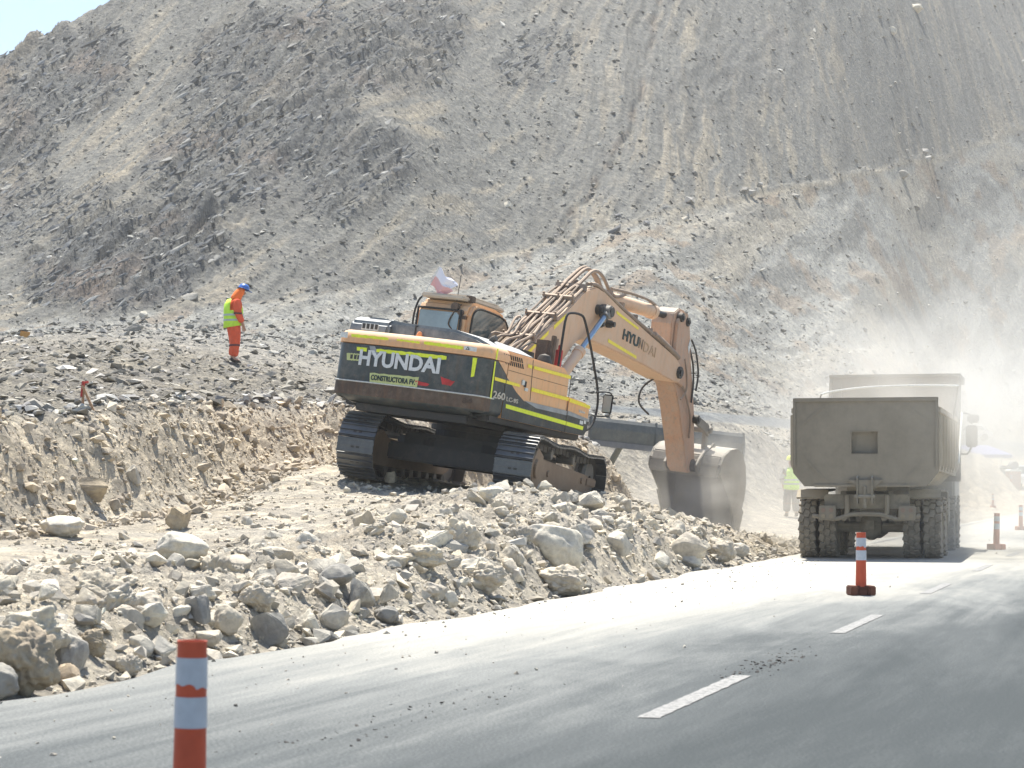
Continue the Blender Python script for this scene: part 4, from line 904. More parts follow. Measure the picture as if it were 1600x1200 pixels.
q=MB(); q.box(.13,.14,hy0-.12,hy1+.12,hz0-.12,hz1+.12); q.box(.02,.13,hy1,hy1+.02,hz0,hz1); q.box(.02,.13,hy0-.02,hy0,hz0,hz1); q.box(.02,.13,hy0,hy1,hz1,hz1+.02); q.box(.02,.13,hy0,hy1,hz0-.02,hz0); tp(q,'opening_backplate',TB,gate)
q=MB(); q.box(-.04,-.031,hy0-.02,hy1+.02,hz1,hz1+.02); q.box(-.04,-.031,hy1,hy1+.02,hz0,hz1+.02); q.box(-.03,.05,hy0,hy1,hz0-.02,hz0); tp(q,'opening_rim',TB,gate)
q=MB(); q.prism([(.30,1.42),(.12,1.24),(.10,1.05),(.03,1.02),(-.03,1.02),(-.10,1.05),(-.14,1.24),(-.32,1.42)],-.10,-.05,'x'); tp(q,'gate_hinge_plate',TB,gate,bevel=.01)
q=MB(); 
for y in (-.13,.13): q.prism([(-.16,1.0),(-.16,1.45),(.0,1.5),(.1,1.0)],y-.015,y+.015)
q.cyl((-.12,-.18,1.12),(-.12,.18,1.12),.035,n=12); q.cyl((-.12,0,1.30),(-.1,0,.92),.035,n=10); tp(q,'gate_latch',TCH,bevel=.005)
# tub
q=MB()
for y in (1,-1):
    q.prism([(.02,1.62),(.02,2.66),(6.45,2.66),(6.45,1.55)],y*(TW-.05),y*TW); q.prism([(.02,1.62),(6.45,1.55),(6.45,1.50),(.02,1.57)],y*(TW-.06),y*(TW+.0))
q.prism([(TW-.03,1.62),(.93,1.32),(-.93,1.32),(-TW+.03,1.62),(-TW+.10,1.62),(-.90,1.37),(.90,1.37),(TW-.10,1.62)],.02,6.45,'x')
q.box(.02,6.45,-TW-.04,-TW+.02,2.60,2.70); q.box(.02,6.45,TW-.02,TW+.04,2.60,2.70)
tub=tp(q,'dump_body',TBS,bevel=.01)
for y in (1,-1):
    for k,x in enumerate((.05,1.0,1.95,2.9,3.85,4.8,5.75,6.35)):
        q=MB(); q.prism([(TW,2.60),(TW+.06,2.56),(TW+.06,1.70),(TW,1.55)] if y>0 else [(-TW,2.60),(-TW-.06,2.56),(-TW-.06,1.70),(-TW,1.55)],x,x+.10,'x'); tp(q,'body_rib',TBS,tub,bevel=.006)
q=MB(); q.box(6.40,6.52,-1.36,1.30,1.4,3.58); q.box(6.3,8.2,-1.36,1.30,3.54,3.60); 
for y in (-1.36,1.24): q.prism([(6.0,2.66),(6.4,3.58),(8.2,3.58),(8.2,3.45),(6.52,3.40),(6.52,2.66)],y,y+.06)
tp(q,'headboard',TB,bevel=.01)
q=MB()
for k in range(4): q.box(6.36,6.405,-1.2+.75*k,-1.12+.75*k,1.5,3.5)
tp(q,'headboard_rib',TB)
q=MB(); q.tube([(3.0,1.10,3.06),(3.1,.9,3.12),(3.3,.3,3.20),(3.8,-.5,3.25),(4.5,-1.40,3.27)],.018,8,4); tp(q,'tarp_bow',LABELM,smooth=True)
q=MB(); q.tube([(3.0,1.24,2.62),(3.0,1.10,3.06)],.014,8,1); tp(q,'tarp_bow_leg',TB); q=MB(); q.tube([(4.5,-1.30,2.62),(4.5,-1.40,3.27)],.014,8,1); tp(q,'tarp_bow_leg',TB)
q=MB(); q.cyl((5.6,-1.42,2.78),(4.2,-1.42,1.75),.022,n=10); tp(q,'side_pole',LABELM)
# chassis
q=MB()
for y in (-.42,.42): q.box(.35,9.2,y-.05,y+.05,.92,1.22)
q.box(.25,.42,-.75,.75,.90,1.16); q.box(.3,6.4,-.35,.35,1.22,1.31)
for x in (2.1,4.,6.): q.box(x,x+.12,-.42,.42,.95,1.15)
tp(q,'chassis',TCH,bevel=.01)
for y in (.33,-.37):
    q=MB(); q.tube([(.14,y,1.14),(.14,y,.90),(.15,y+.02,.76),(.18,y+.08,.72)],.045,8,3); tp(q,'underrun_bracket',TB,smooth=True)
q=MB(); q.tube([(.2,.95,.78),(.16,.55,.72),(.12,.25,.80),(.12,-.25,.80),(.16,-.55,.72),(.2,-.95,.78)],.04,8,4); tp(q,'underrun_bar',TB,smooth=True)
for y in (.68,-.72):
    q=MB(); q.box(.10,.22,y-.15,y+.15,.70,.96); lm=tp(q,'lamp_box',TB,bevel=.015)
    for z in (.77,.88): qq=MB(); qq.cyl((.085,y-.07,z),(.101,y-.07,z),.04,n=12); qq.cyl((.085,y+.07,z),(.101,y+.07,z),.04,n=12); tp(qq,'tail_lamp',plain('dusty_red_lens',(.24,.17,.13),.7) if z>.8 else plain('dusty_amber_lens',(.28,.23,.16),.7),lm)
for y in (1.0,-1.0):
    q=MB(); q.prism([(.50,1.10),(.70,1.24),(2.0,1.26),(2.0,1.22),(.74,1.20),(.52,1.07)],y-.28,y+.28); tp(q,'mudguard',TCH,bevel=.01)
for x in (1.30,2.72):
    q=MB(); q.cyl((x,-.95,.55),(x,.95,.55),.085,n=16); q.lathe([(.001,-.22),(.16,-.18),(.25,-.05),(.25,.05),(.16,.18),(.001,.22)],(x,.0,.57),(0,1,0),20); q.box(x-.35,x+.5,-.08,.08,.52,.68)
    tp(q,'axle',TCH,smooth=True)
q=MB()
for y in (-.5,.5): q.prism([(.75,.62),(1.3,.74),(2.0,.98),(2.72,.74),(3.25,.62),(2.72,.80),(2.0,1.06),(1.3,.80)],y-.05,y+.05)
tp(q,'leaf_spring',TCH)
def make_wheel(x,y,w=.31,dual=1):
    c=(x,y,.55); q=MB(); q.lathe([(.30,-w/2),(.34,-w/2),(.50,-w/2+.01),(.525,-w/2+.04),(.53,0),(.525,w/2-.04),(.50,w/2-.01),(.34,w/2),(.30,w/2)],c,(0,1,0),36)
    for k in range(20):
        a=k*2*math.pi/20
        for j,yy in enumerate((-w*.33,0,w*.33)):
            Mx=Matrix.Translation(c)@Matrix.Rotation(a+(.5 if j==1 else 0)*2*math.pi/20,4,'Y')@Matrix.Translation((0,yy,.535))@Matrix.Rotation(R((18,-14,-18)[j]),4,'Z')
            q.box(-.062,.062,-w*.15,w*.15,-.02,.022,Mx)
    t=MB(); 
    s=1 if y>0 else -1
    t.lathe([(.30,-w/2),(.31,w/2*s*.9),(.27,w/2*s*.6),(.20,w*.1*s),(.12,w*.1*s),(.11,w*.45*s),(.001,w*.45*s)],c,(0,1,0),24)
    r_=tp(t,'wheel',RIM,smooth=True); tp(q,'tyre',TYRE,r_,bevel=.004,seg=1); return r_
for x in (1.30,2.72):
    for y in (1.12,.75,-.75,-1.12): make_wheel(x,y)
for x in (6.3,7.9):
    for y in (1.1,-1.1): make_wheel(x,y)
q=MB(); q.prism([(6.75,.9),(6.75,2.75),(6.95,3.0),(8.3,3.0),(8.6,2.7),(8.75,1.9),(8.8,.7),(7.2,.7)],-1.22,1.22); cabt=tp(q,'truck_cab',TCAB,bevel=.05,seg=3)
for y in (1,-1):
    q=MB(); q.sheet([(7.3,y*1.222,1.95),(8.5,y*1.222,1.95),(8.3,y*1.222,2.7),(7.3,y*1.222,2.7)],.008,(0,y,0)); tp(q,'cab_window',GLASS,cabt)
q=MB(); q.box(4.2,5.4,-1.2,-.6,.55,1.1); q.box(4.2,5.5,.6,1.2,.55,1.1); tp(q,'fuel_tank',TCH,bevel=.06,seg=3)
q=MB(); q.box(3.4,4.0,-1.25,-.7,.5,1.2); tp(q,'battery_box',TCH,bevel=.02)
for y in (-1.50,1.46):
    q=MB(); q.tube([(7.6,y*.83,2.0),(7.6,y*.96,1.98),(7.6,y*1.02,2.15)],.02,8,3); q.tube([(7.6,y*.83,2.85),(7.6,y*1.0,2.8),(7.6,y*1.02,2.6)],.02,8,3); ma=tp(q,'mirror_arm',TCH)
    q=MB(); q.box(7.56,7.66,y*1.02-.12,y*1.02+.12,2.12,2.58); q.box(7.56,7.66,y*1.04-.12,y*1.04+.12,2.63,2.80); tp(q,'mirror',TCH,ma,bevel=.03)
q=MB(); q.prism([(8.5,.5),(8.95,.5),(8.95,.85),(8.5,.9)],-1.2,1.2); tp(q,'front_bumper',TCAB,bevel=.03)

# ================================================================ delineator posts
OP=plain('delineator_orange',(.52,.085,.035),.55,.12,.35,9.); OPD=plain('delineator_base_dark',(.13,.05,.03),.8,.25); WB=plain('reflective_white_band',(.46,.48,.51),.4,.1,.5,14.); 
OPF=plain('faded_orange',(.50,.20,.12),.6,.15)
def post(x,y,label,lean=(0,0),orange=OP,h=.75,rotz=0.,cat='delineator'):
    P=empty('delineator_post',Matrix.Translation((x,y,gz(x,y) if st(x,y)[0]>0 else 0.0))@Matrix.Rotation(lean[0],4,'Y')@Matrix.Rotation(lean[1],4,'X')@Matrix.Rotation(rotz,4,'Z')); tag(P,label,cat,'orange delineator posts standing on the road')
    def rr(z): return .066-.010*z/h
    q=MB(); q.lathe([(rr(.05),.05),(rr(h-.02),h-.02),(rr(h)+.002,h),(rr(h)-.006,h),(rr(h)-.010,h-.12),(.001,h-.13)],(0,0,0),(0,0,1),32); t=q.build('tube',orange,P,smooth=True)
    for za,zb,wv in ((h-.063,h-.178,.006),(h-.212,h-.330,.0)):
        n=40; vs=[];fs=[]
        for i in range(n):
            a=2*math.pi*i/n; zl=zb+(wv*(2 if math.sin(a*1.0-2.2)>.2 else 0)+wv*.7*math.sin(a*7)); 
            for z,o in ((za,.0012),(za,.0028),(zl,.0028),(zl,.0012)): vs.append(((rr(z)+o)*math.cos(a),(rr(z)+o)*math.sin(a),z))
        for i in range(n):
            b=i*4; c=((i+1)%n)*4
            for k in range(4): fs.append((b+k,b+(k+1)%4,c+(k+1)%4,c+k))
        q=MB(); q.add(vs,fs); q.build('reflective_band',WB,t,smooth=True)
    q=MB(); q.prism([(-.15,-.13),(-.15,.13),(-.07,.13),(-.05,.07),(.05,.07),(.07,.13),(.15,.13),(.15,-.13),(.07,-.13),(.05,-.07),(-.05,-.07),(-.07,-.13)],.0,.115,'z'); q.box(-.06,.06,-.10,.10,0,.07); q.build('base',OPD if orange is OP else OPF,P,bevel=.012)
    return P
post(-1.235,8.3,'nearest orange and white post, its foot below the picture edge',(.022,0),h=.712); 
post(4.17,26.0,'dark orange post on the road in front of the truck wheels',(.0,.01),rotz=.1)
post(9.97,44.8,'pale faded post on the road just right of the truck',(0.02,0),OPF,rotz=.5)
post(15.15,64.8,'small faded post at the picture edge beyond the truck',(0,0),OPF)
post(26.3,119,'tiny distant post nearest the sandy mound',(0,0),OPF); post(33.5,146,'tiny distant post below the cabin at the camp',(0,0),OPF)

# ================================================================ people
def skin(name,V,Ed,mat,parent,sub=2,root=0):
    me=bpy.data.meshes.new(name); me.from_pydata([v[:3] for v in V],Ed,[]); o=bpy.data.objects.new(name,me); COL.objects.link(o)
    o.modifiers.new('s','SKIN'); sv=me.skin_vertices[0].data
    for i,v in enumerate(V): 
        r_=v[3]; sv[i].radius=r_ if isinstance(r_,tuple) else (r_,r_); sv[i].use_root=(i==root)
    m=o.modifiers.new('u','SUBSURF'); m.levels=sub; m.render_levels=sub
    dg=bpy.context.evaluated_depsgraph_get(); dg.update(); me2=bpy.data.meshes.new_from_object(o.evaluated_get(dg)); bpy.data.objects.remove(o); me2.name=name
    me2.materials.clear(); me2.materials.append(mat); me2.polygons.foreach_set('use_smooth',[True]*len(me2.polygons))
    return link(bpy.data.objects.new(name,me2),parent)
SKINM=plain('skin',(.42,.24,.16),.6,.08); OVER=plain('orange_coverall',(.72,.11,.045),.8,.14,.2,9.); VEST=plain('lime_vest',(.55,.85,.08),.7,.12,.2,9.); SILV=plain('silver_band',(.42,.48,.44),.4,.15); BAND=plain('dark_band',(.10,.04,.04),.6); HELB=plain('blue_helmet',(.04,.13,.42),.35,.1,.5); HELW=plain('white_helmet',(.75,.75,.73),.4,.05,.5); BOOT=plain('dark_boot',(.05,.04,.035),.8); NAVY=plain('navy_trousers',(.05,.06,.08),.8); HOODO=plain('orange_hood',(.95,.20,.04),.8,.1)
def person(loc,heading,label,head=(.10,.17),over=OVER,trou=OVER,helmet=HELB,hood=True,scale=1.,arm=(.14,.88),group=None,simple=False):
    P=empty('person',Matrix.Translation(loc)@Matrix.Rotation(heading,4,'Z')@Matrix.Diagonal((1.1*scale,1.1*scale,scale,1))); tag(P,label,'person',group)
    hx,hx2=head
    V=[(0,0,.95,(.15,.12)),(.0,0,1.12,(.14,.11)),(.01,0,1.32,(.17,.12)),(.04,0,1.46,.06),(.04+hx*.5,0,1.54,.055),(.02+hx,0,1.60,(.085,.08)),(.02+hx2,0,1.69,(.08,.08)),(.10+hx2,0,1.62,.03)]
    E=[(0,1),(1,2),(2,3),(3,4),(4,5),(5,6),(5,7)]
    for s in (-1,1):
        b=len(V); ax,az=arm if s<0 else (arm[0]*.9,arm[1]+.02)
        V+=[(.02,s*.17,1.40,.06),(.03,s*.23,1.14,.045),(ax,s*.21,az,.032),(ax+.02,s*.20,az-.07,(.035,.018))]; E+=[(2,b),(b,b+1),(b+1,b+2),(b+2,b+3)]
        for k,(dx,l) in enumerate(((-.03,.055),(-.01,.07),(.012,.07),(.03,.055))):
            c=len(V); V+=[(ax+.03+dx,s*.20,az-.10,.010),(ax+.035+dx,s*.19,az-.10-l*.6,.009),(ax+.03+dx,s*.175,az-.10-l,.008)]; E+=[(b+3,c),(c,c+1),(c+1,c+2)]
        c=len(V); V+=[(ax+.05,s*.18,az-.05,.011),(ax+.065,s*.165,az-.09,.009)]; E+=[(b+2,c),(c,c+1)]
        b=len(V); st_=.05*s; V+=[(0,s*.09,.88,.09),(.03+st_*.3,s*.11,.50,.06),(-.02+st_,s*.12,.10,.045),(.12+st_,s*.14,.04,.04)]; E+=[(0,b),(b,b+1),(b+1,b+2),(b+2,b+3)]
    skin('body',V,E,SKINM,P)
    # clothing
    V=[(0,0,.97,(.19,.16)),(.0,0,1.14,(.185,.155)),(.01,0,1.34,(.20,.15)),(.035,0,1.45,.10)]; E=[(0,1),(1,2),(2,3)]
    for s in (-1,1):
        ax,az=arm if s<0 else (arm[0]*.9,arm[1]+.02)
        b=len(V); V+=[(.02,s*.17,1.39,.10),(.03,s*.235,1.14,.085),(ax-.01,s*.215,az+.03,.068)]; E+=[(2,b),(b,b+1),(b+1,b+2)]
    jk=skin('jacket',V,E,over,P)
    V=[(0,0,1.0,(.165,.13)),(0,0,.92,(.17,.14))]; E=[(0,1)]
    for s in (-1,1):
        st_=.05*s; b=len(V); V+=[(0,s*.095,.84,.135),(.03+st_*.3,s*.115,.50,.11),(-.01+st_,s*.125,.13,.112)]; E+=[(1,b),(b,b+1),(b+1,b+2)]
    tr_=skin('trousers',V,E,trou,P)
    for s in (-1,1):
        st_=.05*s; skin('boot',[(-.03+st_,s*.125,.13,.055),(-.02+st_,s*.125,.05,(.055,.045)),(.06+st_,s*.135,.035,(.05,.035)),(.15+st_,s*.14,.03,(.045,.028))],[(0,1),(1,2),(2,3)],BOOT,P,1)
        q=MB(); q.lathe([(.110,-.02),(.116,0),(.110,.02)],(.018+st_*.5,s*.118,.40),(0,0,1),18); q.build('reflective_band',BAND,tr_,smooth=True)
        q=MB(); q.lathe([(.086,-.02),(.092,0),(.086,.02)],(.03,s*.235,1.13),(0,.1*s,1),18); q.build('reflective_band',BAND,jk,smooth=True)
    # vest : open at the sides, longer at the back
    vs=[];fs=[];n=28;lv=[(.84,.245,.215),(1.0,.24,.21),(1.2,.235,.21),(1.35,.215,.215),(1.47,.14,.14)]
    for z,rx_,ry in lv:
        for i in range(n):
            a=2*math.pi*i/n; zz=z-(.04*(-math.cos(a)) if z<.9 else 0); k_=1+.03*math.sin(a*5+z*9); vs.append((-.005+rx_*.86*math.cos(a)*k_,ry*1.0*math.sin(a)*k_,zz))
    for j in range(len(lv)-1):
        for i in range(n):
            a=2*math.pi*(i+.5)/n
            if j>=2 and abs(math.sin(a))>.80: continue
            if abs(math.cos(a))>.985 and math.cos(a)>0: continue
            fs.append((j*n+i,j*n+(i+1)%n,(j+1)*n+(i+1)%n,(j+1)*n+i))
    q=MB(); q.add(vs,fs); ve=q.build('vest',VEST,P,smooth=True); so=ve.modifiers.new('t','SOLIDIFY'); so.thickness=.012
    for z in (.98,1.10):
        q=MB(); vs=[];fs=[]
        for i in range(n):
            a=2*math.pi*i/n; k_=1+.03*math.sin(a*5+z*9)
            for dz,o in ((-.022,.010),(.022,.010),(.022,.004),(-.022,.004)): vs.append((-.005+(.238*.86*k_+o)*math.cos(a),(.212*k_+o)*math.sin(a),z+dz))
        for i in range(n):
            b=i*4;c=((i+1)%n)*4
            for k in range(4): fs.append((b+k,b+(k+1)%4,c+(k+1)%4,c+k))
        q.add(vs,fs); q.build('vest_band',SILV,ve)
    c=Vector((.04+hx2,0,1.70)); ax_=Vector((.35 if hx2>.12 else .05,0,1)).normalized()
    q=MB(); q.lathe([(.15,-.0),(.125,.01),(.118,.04),(.10,.09),(.06,.12),(.001,.13)],c+ax_*.01,ax_,24); 
    f=ax_.cross(Vector((0,1,0))).normalized()*-1; f=Vector((ax_.z,0,-ax_.x))
    q.sheet([c+f*.10+Vector((0,-.09,0)),c+f*.19+Vector((0,-.05,0)),c+f*.19+Vector((0,.05,0)),c+f*.10+Vector((0,.09,0))],.01,tuple(ax_)); q.build('helmet',helmet,P,smooth=True)
    if hood: skin('neck_cloth',[(.01,0,1.42,(.15,.12)),(.01+hx*.6,0,1.53,(.135,.12)),(-.02+hx2,0,1.655,(.165,.165)),(.05+hx2,0,1.60,(.12,.13))],[(0,1),(1,2),(2,3)],HOODO,P,2)
    return P
h1=hit(365,566,46,60); person((h1.x,h1.y,h1.z-.02),R(22),'worker in orange coverall, lime vest and blue helmet looking down on the heap')
person((8.35,65.,gz(8.35,65.)),R(95),'worker in lime vest and dark trousers half hidden by the truck',head=(.02,.04),over=plain('grey_shirt',(.4,.4,.36),.8),trou=NAVY,helmet=plain('yellow_helmet',(.7,.75,.1),.4),hood=False,arm=(.12,.92))
xx=42.1; person((xx,190.,gz(xx,190.)),R(-90),'tiny worker in lime vest and white helmet by the blue canopy',head=(.02,.03),trou=NAVY,helmet=HELW,hood=False,arm=(.02,.86))

# ================================================================ the camp far down the road
CANV=plain('blue_canvas',(.10,.13,.36),.7); 
gx,gy=43.2,203.; z0=gz(gx,gy)
T=empty('canopy_tent',Matrix.Translation((gx,gy,z0))); tag(T,'blue canopy tent at the far camp behind the truck','tent')
q=MB(); q.add([(-3,-2,2.6),(3,-2,2.6),(3,2,2.6),(-3,2,2.6),(-1.2,0,3.5),(1.2,0,3.5)],[(0,1,5,4),(1,2,5),(2,3,4,5),(3,0,4)]); q.add([(-3,-2,2.6),(3,-2,2.6),(3,-2,2.3),(-3,-2,2.3)],[(0,1,2,3)]); q.add([(3,-2,2.6),(3,2,2.6),(3,2,2.3),(3,-2,2.3)],[(0,1,2,3)]); rf_=q.build('canopy',CANV,T); so=rf_.modifiers.new('t','SOLIDIFY'); so.thickness=.03
for a,b in ((-2.9,-1.9),(2.9,-1.9),(-2.9,1.9),(2.9,1.9)): q=MB(); q.cyl((a,b,-.1),(a,b,2.6),.04,n=8); q.build('pole',LABELM,T)
def car(x,y,yaw,col,label,h=1.5,L=4.4,W=1.8,kind='car'):
    C_=empty('parked_'+kind,Matrix.Translation((x,y,gz(x,y)+.02))@Matrix.Rotation(yaw,4,'Z')); tag(C_,label,kind)
    m=plain('car_paint_'+kind,col,.4,.08,.5)
    if kind=='car': pr=[(-L/2,.35),(-L/2,.85),(-L/2+.5,.95),(-L/2+1.0,h),(L/2-1.9,h),(L/2-1.2,.98),(L/2-.1,.85),(L/2,.35)]; wn=[(-L/2+1.0,h-.12),(-L/2+.75,1.0),(L/2-1.4,1.0),(L/2-1.95,h-.12)]
    else: pr=[(-L/2,.4),(-L/2,h),(L/2-.7,h),(L/2-.25,1.25),(L/2,1.1),(L/2,.4)]; wn=[(-L/2+.3,h-.2),(-L/2+.3,1.25),(L/2-.5,1.25),(L/2-.85,h-.2)]
    q=MB(); q.prism(pr,-W/2,W/2); b=q.build('body',m,C_,bevel=.08,seg=3)
    for s in (-1,1): q=MB(); q.sheet([(a,s*(W/2+.001),c) for a,c in wn],.01,(0,s,0)); q.build('window',GLASS,C_)
    xb=-L/2-.001
    q=MB(); q.sheet([(L/2-1.85 if kind=='car' else L/2-.66,-W*.4,h-.12),(L/2-1.85 if kind=='car' else L/2-.66,W*.4,h-.12),(L/2-1.2 if kind=='car' else L/2-.26,W*.42,1.02 if kind=='car' else 1.3),(L/2-1.2 if kind=='car' else L/2-.26,-W*.42,1.02 if kind=='car' else 1.3)],.03,(1,0,.6)); q.build('windscreen',GLASS,C_)
    for a in (-L*.32,L*.32):
        for s in (-1,1): q=MB(); q.cyl((a,s*(W/2-.2),.33),(a,s*(W/2+.01),.33),.34,n=20); q.build('wheel',RUBBER,C_,bevel=.03)
    for s in (-1,1): q=MB(); q.box(L/2-.04,L/2+.02,s*W*.36-.15,s*W*.36+.15,.70,.85); q.build('headlight',LABELM,C_,bevel=.02)
car(47.2,203,R(-80),(.75,.75,.73),'white van parked at the picture edge beside the cabin',2.1,5.0,1.95,'van')
car(41.2,209,R(10),(.12,.13,.14),'dark car parked under the blue canopy'); car(45.0,214,R(170),(.7,.7,.7),'white car parked behind the dark car and canopy',1.55)
car(44.3,206.5,R(-150),(.18,.19,.2),'dark grey car parked next to the portable cabin',1.45)
gx,gy=45.6,198.; T=empty('portable_toilet',Matrix.Translation((gx,gy,gz(gx,gy)-.03))@Matrix.Rotation(.15,4,'Z')); tag(T,'faded brown portable toilet cabin with a round drum on top','cabin')
BR=plain('cabin_brown',(.42,.26,.18),.7); q=MB(); q.box(-.55,.55,-.55,.55,.0,2.15); b=q.build('cabin_wall',BR,T,bevel=.04); q=MB(); q.box(-.40,.40,-.575,-.553,.1,1.95); q.build('door',plain('cabin_door',(.38,.25,.19),.7),b,bevel=.005)
q=MB(); q.prism([(-.6,2.15),(-.6,2.25),(-.3,2.36),(.3,2.36),(.6,2.25),(.6,2.15)],-.6,.6); q.build('roof',LABELM,T,bevel=.02)
q=MB(); q.cyl((0,-.45,2.70),(0,.45,2.70),.36,n=24); q.build('drum',plain('drum_grey',(.16,.16,.17),.6),T,bevel=.02)

# ================================================================ small things on the bank
RED=plain('stake_red',(.42,.05,.04),.7); WOOD=plain('stake_wood',(.36,.22,.13),.8,.2,.2,20.)
h=hit(133,642,24,36); S=empty('wooden_stake',Matrix.Translation(h)); tag(S,'wooden survey stake with a red top leaning on the lip of the bank','stake')
q=MB(); q.cyl((-.04,0,-.1),(-.02,0,.40),.022,n=5); q.build('upright',WOOD,S); q=MB(); q.cyl((-.045,-.002,.20),(-.02,0,.42),.026,n=5); q.tube([(-.02,-.01,.40),(.05,-.01,.41)],.018,5,1); q.build('red_top',RED,S)
q=MB(); q.box(-.016,.016,-.02,.02,0,.48,Matrix.Translation((.16,-.02,-.08))@Matrix.Rotation(R(-24),4,'Y')); q.build('brace',WOOD,S)
h=hit(38,528,40,70); q=MB(); q.box(-.14,.14,-.02,.02,-.02,.18); b=q.build('board',plain('orange_board',(.50,.25,.07),.8,.25),None,bevel=.01); b.matrix_world=Matrix.Translation(h)@Matrix.Rotation(-.2,4,'X')@Matrix.Rotation(.15,4,'Y'); tag(b,'small orange board on the debris behind the bank','board')
# long steel blade behind the bank
a=Vector((1.85,52,0)); a.z=CAM_H+52*(760-690)/F; b_=Vector((5.70,53.5,0)); b_.z=CAM_H+53.5*(760-716)/F
d=(b_-a); L=d.length; d.normalize(); nrm=Vector((d.y,-d.x,0)).normalized(); up=nrm.cross(d).normalized(); up=up if up.z>0 else -up
BM=Matrix(((d.x,-nrm.x,up.x,a.x),(d.y,-nrm.y,up.y,a.y),(d.z,-nrm.z,up.z,a.z),(0,0,0,1)))
BLM=paint('blade_steel',(.09,.10,.098),.5,.05,.25,dcol=(.28,.27,.24))
GB=empty('steel_blade',BM); tag(GB,'long tilted grey steel blade behind the bank and the excavator bucket','blade')
q=MB(); cur=[(.0,-.05),(.05,.0),(.02,.20),(.0,.35),(.03,.52),(.08,.60)]; pr=[(y,z) for y,z in cur]+[(y+.03,z) for y,z in cur[::-1]]; q.prism(pr,0,L,'x'); q.build('blade_plate',BLM,GB)
q=MB(); q.prism([(-.02,-.08),(.0,-.08),(.04,.06),(.02,.06)],0,L,'x'); q.build('cutting_edge',STEEL,GB,bevel=.004)
for x in (0,1.72,L-.05): q=MB(); q.prism([(-.03,-.08),(.12,-.02),(.15,.60),(.06,.62),(-.02,.35)],x,x+.05,'x'); q.build('end_plate',BLM,GB,bevel=.006)
for x in (1.0,2.9): q=MB(); q.cyl((x,.06,.3),(x,2.2,-1.5 if x<2 else -1.9),.08,n=12); q.build('push_arm',BLM,GB)
# white stake just behind the excavator's step
h=hit(932,700,38,60); q=MB(); q.cyl((0,0,-.1),(-.16,0,.42),.018,n=6); o=q.build('pale_rod',LABELM,None); o.matrix_world=Matrix.Translation(Vector((1.62,42.0,gz(1.62,42.0)))); tag(o,'thin pale rod leaning up behind the excavator step','rod')

# ================================================================ boulders
def boulder_mesh(seed,style,col,dims=(1,.8,.7)):
    rng=np.random.default_rng(seed); bm=bmesh.new()
    if style=='angular':
        p=rng.normal(size=(13,3)); p/=np.linalg.norm(p,axis=1)[:,None]; p*=rng.uniform(.8,1,(13,1))
        for a in p: bm.verts.new(a)
        bmesh.ops.convex_hull(bm,input=bm.verts)
        for v in [v for v in bm.verts if not v.link_faces]: bm.verts.remove(v)
        bmesh.ops.dissolve_limit(bm,angle_limit=R(14),verts=bm.verts,edges=bm.edges)
        bmesh.ops.bevel(bm,geom=list(bm.edges),offset=.05,segments=2,affect='EDGES',clamp_overlap=True)
        bmesh.ops.triangulate(bm,faces=bm.faces); bmesh.ops.subdivide_edges(bm,edges=[e for e in bm.edges if e.calc_length()>.25],cuts=2,use_grid_fill=True); bmesh.ops.triangulate(bm,faces=bm.faces); bmesh.ops.subdivide_edges(bm,edges=[e for e in bm.edges if e.calc_length()>.18],cuts=1)
        bmesh.ops.triangulate(bm,faces=bm.faces)
        amp=((2.2,.07),(5.,.035),(12.,.014))
    else:
        bmesh.ops.create_icosphere(bm,subdivisions=5,radius=.9)
        amp=((1.3,.26),(2.8,.13),(6.,.09),(13.,.04)) if style=='lumpy' else ((1.1,.20),(2.4,.08),(6.,.03),(14.,.012))
    off=Vector(rng.uniform(-50,50,3).tolist()); bm.normal_update()
    for v in bm.verts:
        n=v.co.normalized(); d=0
        for f,a in amp:
            q_=mnoise.noise(v.co*f+off); d+=a*((abs(q_)*2-.6) if (style=='lumpy' and f>2) else q_*1.4)
        v.co+=n*d
    if style=='smooth':                       # flat fractured sides
        for _ in range(4):
            pn=Vector(rng.normal(size=3).tolist()).normalized(); k=rng.uniform(.62,.8)
            for v in bm.verts:
                e=v.co.dot(pn)-k
                if e>0: v.co-=pn*e*.85
    for v in bm.verts: v.co=Vector((v.co.x*dims[0],v.co.y*dims[1],v.co.z*dims[2]))
    me=bpy.data.meshes.new('boulder'); bm.to_mesh(me); bm.free()
    a=me.color_attributes.new('Col','FLOAT_COLOR','POINT'); c=np.ones((len(me.vertices),4),np.float32); c[:,:3]=col; a.data.foreach_set('color',c.ravel())
    me.materials.append(ROCK); me.polygons.foreach_set('use_smooth',[True]*len(me.polygons))
    if style=='angular': me.set_sharp_from_angle(angle=R(24))
    return me
CR=(.49,.44,.355); GY=(.31,.295,.26); PL=(.55,.51,.425); BRN=(.38,.32,.235)
